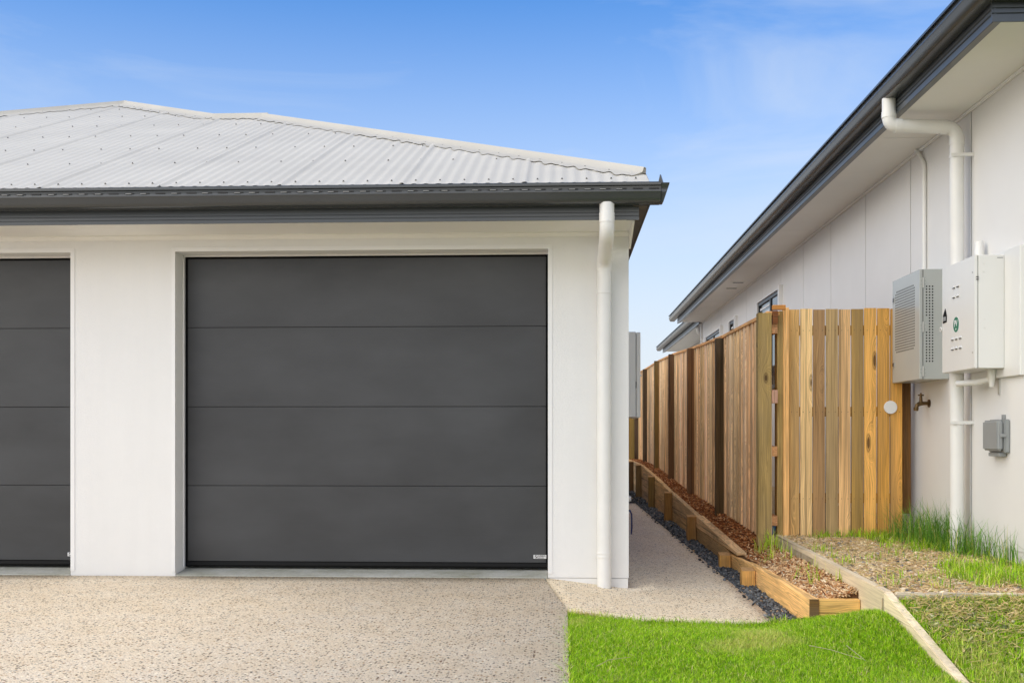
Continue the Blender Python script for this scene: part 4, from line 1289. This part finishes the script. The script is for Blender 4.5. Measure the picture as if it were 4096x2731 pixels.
def blades(name, pos, h, wid, lean, col, label, cat, tipcol=None, curl=0.6):
    n = len(pos)
    a = rng.uniform(0, 2 * np.pi, n)
    dirv = np.stack([np.cos(a), np.sin(a), np.zeros(n)], 1)
    side = np.stack([-np.sin(a + rng.normal(0, .6, n)), np.cos(a), np.zeros(n)], 1)
    side /= np.linalg.norm(side, axis=1, keepdims=True)
    le = (np.abs(rng.normal(0, 1, n)) * lean * h)[:, None]
    up = np.array([0, 0, 1.0])
    hh = h[:, None]; w_ = wid[:, None]
    p0 = pos
    p1 = pos + up * hh * 0.55 + dirv * le * 0.30
    p2 = pos + up * hh * (1 - 0.25 * np.minimum(1, le / hh) * curl) + dirv * le
    V = np.stack([p0 - side * w_, p0 + side * w_, p1 - side * w_ * .8, p1 + side * w_ * .8, p2], 1)
    F0 = np.array([(0, 1, 3), (0, 3, 2), (2, 3, 4)])
    F = (F0[None] + (np.arange(n) * 5)[:, None, None]).reshape(-1, 3)
    C = np.repeat(col[:, None, :], 5, 1)
    if tipcol is not None: C[:, 4] = C[:, 4] * (1 - tipcol) + np.array([0.35, 0.30, 0.10]) * tipcol
    o = np_mesh(name, V.reshape(-1, 3), F, M['grass'], C.reshape(-1, 3))
    return tag(o, label, cat, None, 'stuff')


def fbm(x, y, s, seed=0.0):
    return np.array([noise.fractal(Vector((a * s + seed, b * s - seed, seed)), 1.0, 2.0, 4) for a, b in zip(x, y)])


def patch(x, y, s, seed):
    gx_, gy_ = np.linspace(-1, 4, 80), np.linspace(2.5, 9.5, 110)
    A, B = np.meshgrid(gx_, gy_)
    G = fbm(A.ravel(), B.ravel(), s, seed).reshape(A.shape)
    i = np.clip(((y - 2.5) / 7 * 109).astype(int), 0, 109); j = np.clip(((x + 1) / 5 * 79).astype(int), 0, 79)
    return G[i, j]


GREEN = np.array([srgb(170, 216, 30)[:3], srgb(146, 198, 22)[:3], srgb(200, 232, 54)[:3], srgb(110, 162, 22)[:3], srgb(218, 228, 100)[:3], srgb(226, 212, 150)[:3]])
def grass_cols(n, w_, pat):
    w_ = np.array(w_, float); w_ /= w_.sum()
    c = GREEN[rng.choice(len(GREEN), n, p=w_)] * rng.uniform(.55, 1.25, (n, 1))
    dry = np.clip((pat - 0.22) * 2.0, 0, 0.65)[:, None] * (rng.random((n, 1)) < .75)
    return c * (1 - dry) + np.array(srgb(222, 214, 128)[:3]) * dry


# main lawn
n = 170000
xx = rng.uniform(0.028, 1.60, n); yy = 3.5 + (rng.random(n)) * 2.47
edge = 5.955 + 0.012 * np.sin(xx * 14) + 0.008 * np.sin(xx * 41 + 1)
edge = np.where(xx > 1.18, np.interp(xx, [1.18, 1.33, 1.6], [5.955, 5.90, 5.86]), edge)
lft = 0.032 + 0.010 * np.sin(yy * 9) + 0.006 * np.sin(yy * 31)
rgt = 1.60
ok = (yy < edge) & (xx > lft) & (xx < rgt)
xx, yy = xx[ok], yy[ok]; n = len(xx)
pt = patch(xx, yy, 1.7, 3.3)
h = rng.uniform(0.016, 0.040, n) * (1 + 0.30 * pt)
blades('lawn_grass', np.stack([xx, yy, lawn_z(xx, yy) - 0.003], 1), h, rng.uniform(.0009, .0019, n), 1.05, grass_cols(n, [5, 4, 3, 3.0, 1.0, .9], pt),
       'short bright green lawn beside the driveway', 'lawn')
# blades straggling over the edges of the concrete, with a dry tuft at the corner
n = 2600
e_ = rng.random(n)
on_back = rng.random(n) < 0.55
xx = np.where(on_back, 0.03 + e_ * 1.2, 0.030 + rng.normal(0, 0.010, n)); yy = np.where(on_back, 5.965 + rng.normal(0, 0.014, n), 3.6 + e_ * 2.36)
h = rng.uniform(0.02, 0.055, n)
cc = grass_cols(n, [4, 4, 3, 3, 1.5, 1.5], np.full(n, .15))
dryc = np.exp(-(((xx - 0.12) / 0.10) ** 2 + ((yy - 5.95) / 0.06) ** 2))[:, None] * 0.95
cc = cc * (1 - dryc) + np.array(srgb(226, 204, 146)[:3]) * dryc
zz = np.maximum(lawn_z(xx, yy), np.where(yy > 5.99, path_z(xx, yy), -1)) - 0.002
blades('lawn_edge_grass', np.stack([xx, yy, zz], 1), h, rng.uniform(.0010, .0020, n), 1.2, cc,
       'loose grass blades straggling over the edge of the concrete', 'grass')
# longer grass on the bank right of the edging
n = 60000
xx = rng.uniform(1.64, 3.0, n); yy = 3.4 + rng.random(n) * 1.97
pt = patch(xx, yy, 1.5, 8.1)
bare = np.exp(-(((xx - 1.85) / 0.20) ** 2 + ((yy - 5.05) / 0.30) ** 2))
ok = rng.random(n) > bare * 0.5
xx, yy, pt = xx[ok], yy[ok], pt[ok]; n = len(xx)
h = rng.uniform(0.018, 0.056, n) * (1 + .4 * pt)
blades('bank_grass', np.stack([xx, yy, bank_z(xx, yy) - 0.004], 1), h, rng.uniform(.0012, .0027, n), 0.95, grass_cols(n, [3.6, 3.2, 3, 2.6, 2.0, 2.0], pt + .0 - 0.25 * sstep(5.15, 4.6, yy) * sstep(1.75, 2.05, xx)),
       'longer green and straw grass on the bank right of the edging', 'grass')
n = 2400
xx = rng.uniform(1.66, 3.0, n); yy = 5.36 - np.abs(rng.normal(0, 0.38, n))
scatter('bank_straw', BOXV, BOXF, np.stack([xx, yy, bank_z(xx, yy) + 0.012 + rng.random(n) * 0.03], 1), np.stack([rng.uniform(.012, .04, n), rng.uniform(.001, .002, n), np.full(n, .0007)], 1),
        pick_cols(n, [(232, 206, 150), (214, 186, 126), (200, 190, 116)], [4, 3, 3]), M['chip'], 0.35, 0.2,
        'dry straw lying among the grass on the bank', 'straw')
# dead leaves in the thin patch behind the edging board
n = 520
xx = 1.86 + rng.normal(0, 0.13, n); yy = 5.05 + rng.normal(0, 0.20, n)
ok = (xx > 1.66) & (yy < 5.36); xx, yy = xx[ok], yy[ok]; n = len(xx)
scatter('leaf_litter', BOXV, BOXF, np.stack([xx, yy, bank_z(xx, yy) + rng.random(n) * 0.03], 1), np.stack([rng.uniform(.008, .020, n), rng.uniform(.004, .008, n), np.full(n, .0006)], 1),
        pick_cols(n, [(150, 156, 100), (176, 176, 124), (118, 128, 80), (200, 198, 156)], [4, 3, 3, 1.5]), M['chip'], 0.5, 0.3,
        'dull olive dead leaves in the thin grass behind the sloping edging board', 'leaf litter')
# tall tufts by the wall and along the foot of the gate
def clumps(cs, per, r, hmin, hmax):
    P, Hh = [], []
    for (cx, cy, k_) in cs:
        m = int(per * k_)
        P.append(np.stack([cx + rng.normal(0, r, m), cy + rng.normal(0, r * 1.3, m)], 1)); Hh.append(rng.uniform(hmin, hmax, m) * (0.75 + .35 * k_))
    return np.concatenate(P), np.concatenate(Hh)
cs = [(2.62, 8.25, 1.0), (2.55, 8.15, .8), (2.66, 7.95, 1.3), (2.60, 7.85, 1.2), (2.68, 7.7, 1.3), (2.58, 7.62, .9), (2.68, 7.5, 1.3), (2.70, 7.25, 1.0), (2.70, 7.05, .8), (2.60, 7.35, 1.0), (2.52, 7.9, .6), (2.62, 7.1, .7), (2.70, 6.85, .5), (2.71, 6.65, .45), (2.66, 6.5, .4)]
p, h = clumps(cs, 95, 0.065, 0.05, 0.33)
ok = p[:, 0] < 2.745; p, h = p[ok], h[ok]; n = len(p)
blades('tall_grass', np.stack([p[:, 0], p[:, 1], bed_z(p[:, 0], p[:, 1])], 1), h, rng.uniform(.0012, .0030, n), 0.75,
       np.array([srgb(96, 146, 44)[:3], srgb(124, 172, 60)[:3], srgb(78, 124, 44)[:3], srgb(188, 190, 96)[:3]])[rng.choice(4, n, p=[.4, .3, .22, .08])] * rng.uniform(.75, 1.1, (n, 1)),
       'tall dark green grass clumps against the white wall by the downpipe', 'grass')
cs = [(x, 8.33 + random.uniform(-.06, .04), random.uniform(.4, 1.0)) for x in np.linspace(1.95, 2.7, 16)] + [(random.uniform(2.25, 2.72), random.uniform(7.3, 8.3), random.uniform(.4, 1)) for _ in range(34)] + \
     [(random.uniform(1.7, 2.72), random.uniform(5.5, 7.6), random.uniform(.1, .5)) for _ in range(40)] + [(random.uniform(2.15, 2.74), random.uniform(5.45, 6.6), random.uniform(.5, 1)) for _ in range(60)]
p, h = clumps(cs, 60, 0.035, 0.03, 0.11)
ok = (p[:, 0] < 2.745) & (p[:, 0] > 1.66) & (p[:, 1] > 5.42); p, h = p[ok], h[ok]; n = len(p)
blades('bed_weeds', np.stack([p[:, 0], p[:, 1], bed_z(p[:, 0], p[:, 1])], 1), h, rng.uniform(.0013, .0028, n), 0.7, grass_cols(n, [3, 4, 3, 3, 2, 1.5], np.full(n, .2)),
       'patchy low green weeds over the pebble bed', 'weeds')
cs = [(1.50, 8.1, 1.3), (1.54, 7.95, 1.0), (1.57, 8.2, 1.2), (1.46, 7.7, .6), (1.55, 7.45, .7), (1.58, 7.75, .7), (1.57, 6.9, .45), (1.56, 6.6, .3), (1.50, 6.45, .4), (1.585, 6.3, .35), (1.45, 6.75, .3), (1.595, 8.28, 1.2)]
p, h = clumps(cs, 34, 0.028, 0.03, 0.14)
n = len(p)
blades('mulch_weeds', np.stack([p[:, 0], p[:, 1], mulch_z(p[:, 0], p[:, 1])], 1), h, rng.uniform(.0013, .0028, n), 0.6, grass_cols(n, [3, 2, 5, 1, 3, 1.5], np.full(n, .25)),
       'sparse pale green weeds in the mulch strip by the end post', 'weeds')

# ------------------------------------------------------------------ small loose things
sv, sf_ = ICO
q = MB().add([(0.091 + a[0] * .016, 6.456 + a[1] * .012, -0.055 + a[2] * .013 + .012) for a in sv], [tuple(f_) for f_ in sf_])
tag(q.build('stone', painted('ochre_stone', (0.38, 0.20, 0.08, 1), 0.8, 0.2, 0.2, 40), None, smooth=80), 'single ochre stone lying on the side path', 'stone')
def twig(label, pts, r, col):
    z = [float(lawn_z(p_[0], p_[1])) + 0.034 + p_[2] for p_ in pts]
    o = MB().tube([(p_[0], p_[1], zz_) for p_, zz_ in zip(pts, z)], [r * (1 - .5 * i / len(pts)) for i in range(len(pts))], 6).build('twig', painted('dry_twig', col, 0.9, 0.1, 0.2, 30), None)
    tag(o, label, 'twig', 'twigs on the lawn')
twig('straight pale twig lying on the lawn near the edging', [(1.13, 4.98, 0), (1.20, 4.86, .004), (1.29, 4.70, 0)], 0.0017, (0.42, 0.37, 0.24, 1))
twig('short forked twig beside the straight twig on the lawn', [(1.285, 4.93, .002), (1.29, 4.80, .003), (1.30, 4.68, 0)], 0.0016, (0.40, 0.36, 0.25, 1))
twig('curved dry twig near the left front of the lawn', [(0.15, 4.55, 0), (0.20, 4.65, .004), (0.30, 4.72, .002)], 0.0016, (0.45, 0.38, 0.22, 1))
cf = MB()
rnd = random.Random(4)
vs_ = [(1.645 + rnd.uniform(-.022, .022), 8.47 + rnd.uniform(-.02, .02), 0.17 + 0.03 * (i // 4) + rnd.uniform(-.006, .006)) for i in range(24)]
bmx = bmesh.new()
for p_ in vs_: bmx.verts.new(p_)
bmesh.ops.convex_hull(bmx, input=bmx.verts)
me = bpy.data.meshes.new('plastic_wrapper'); bmx.to_mesh(me); bmx.free(); me.materials.append(M['blue'])
wr = bpy.data.objects.new('plastic_wrapper', me); COL.objects.link(wr)
tag(wr, 'crumpled blue plastic wrapper behind the fence end post', 'wrapper')
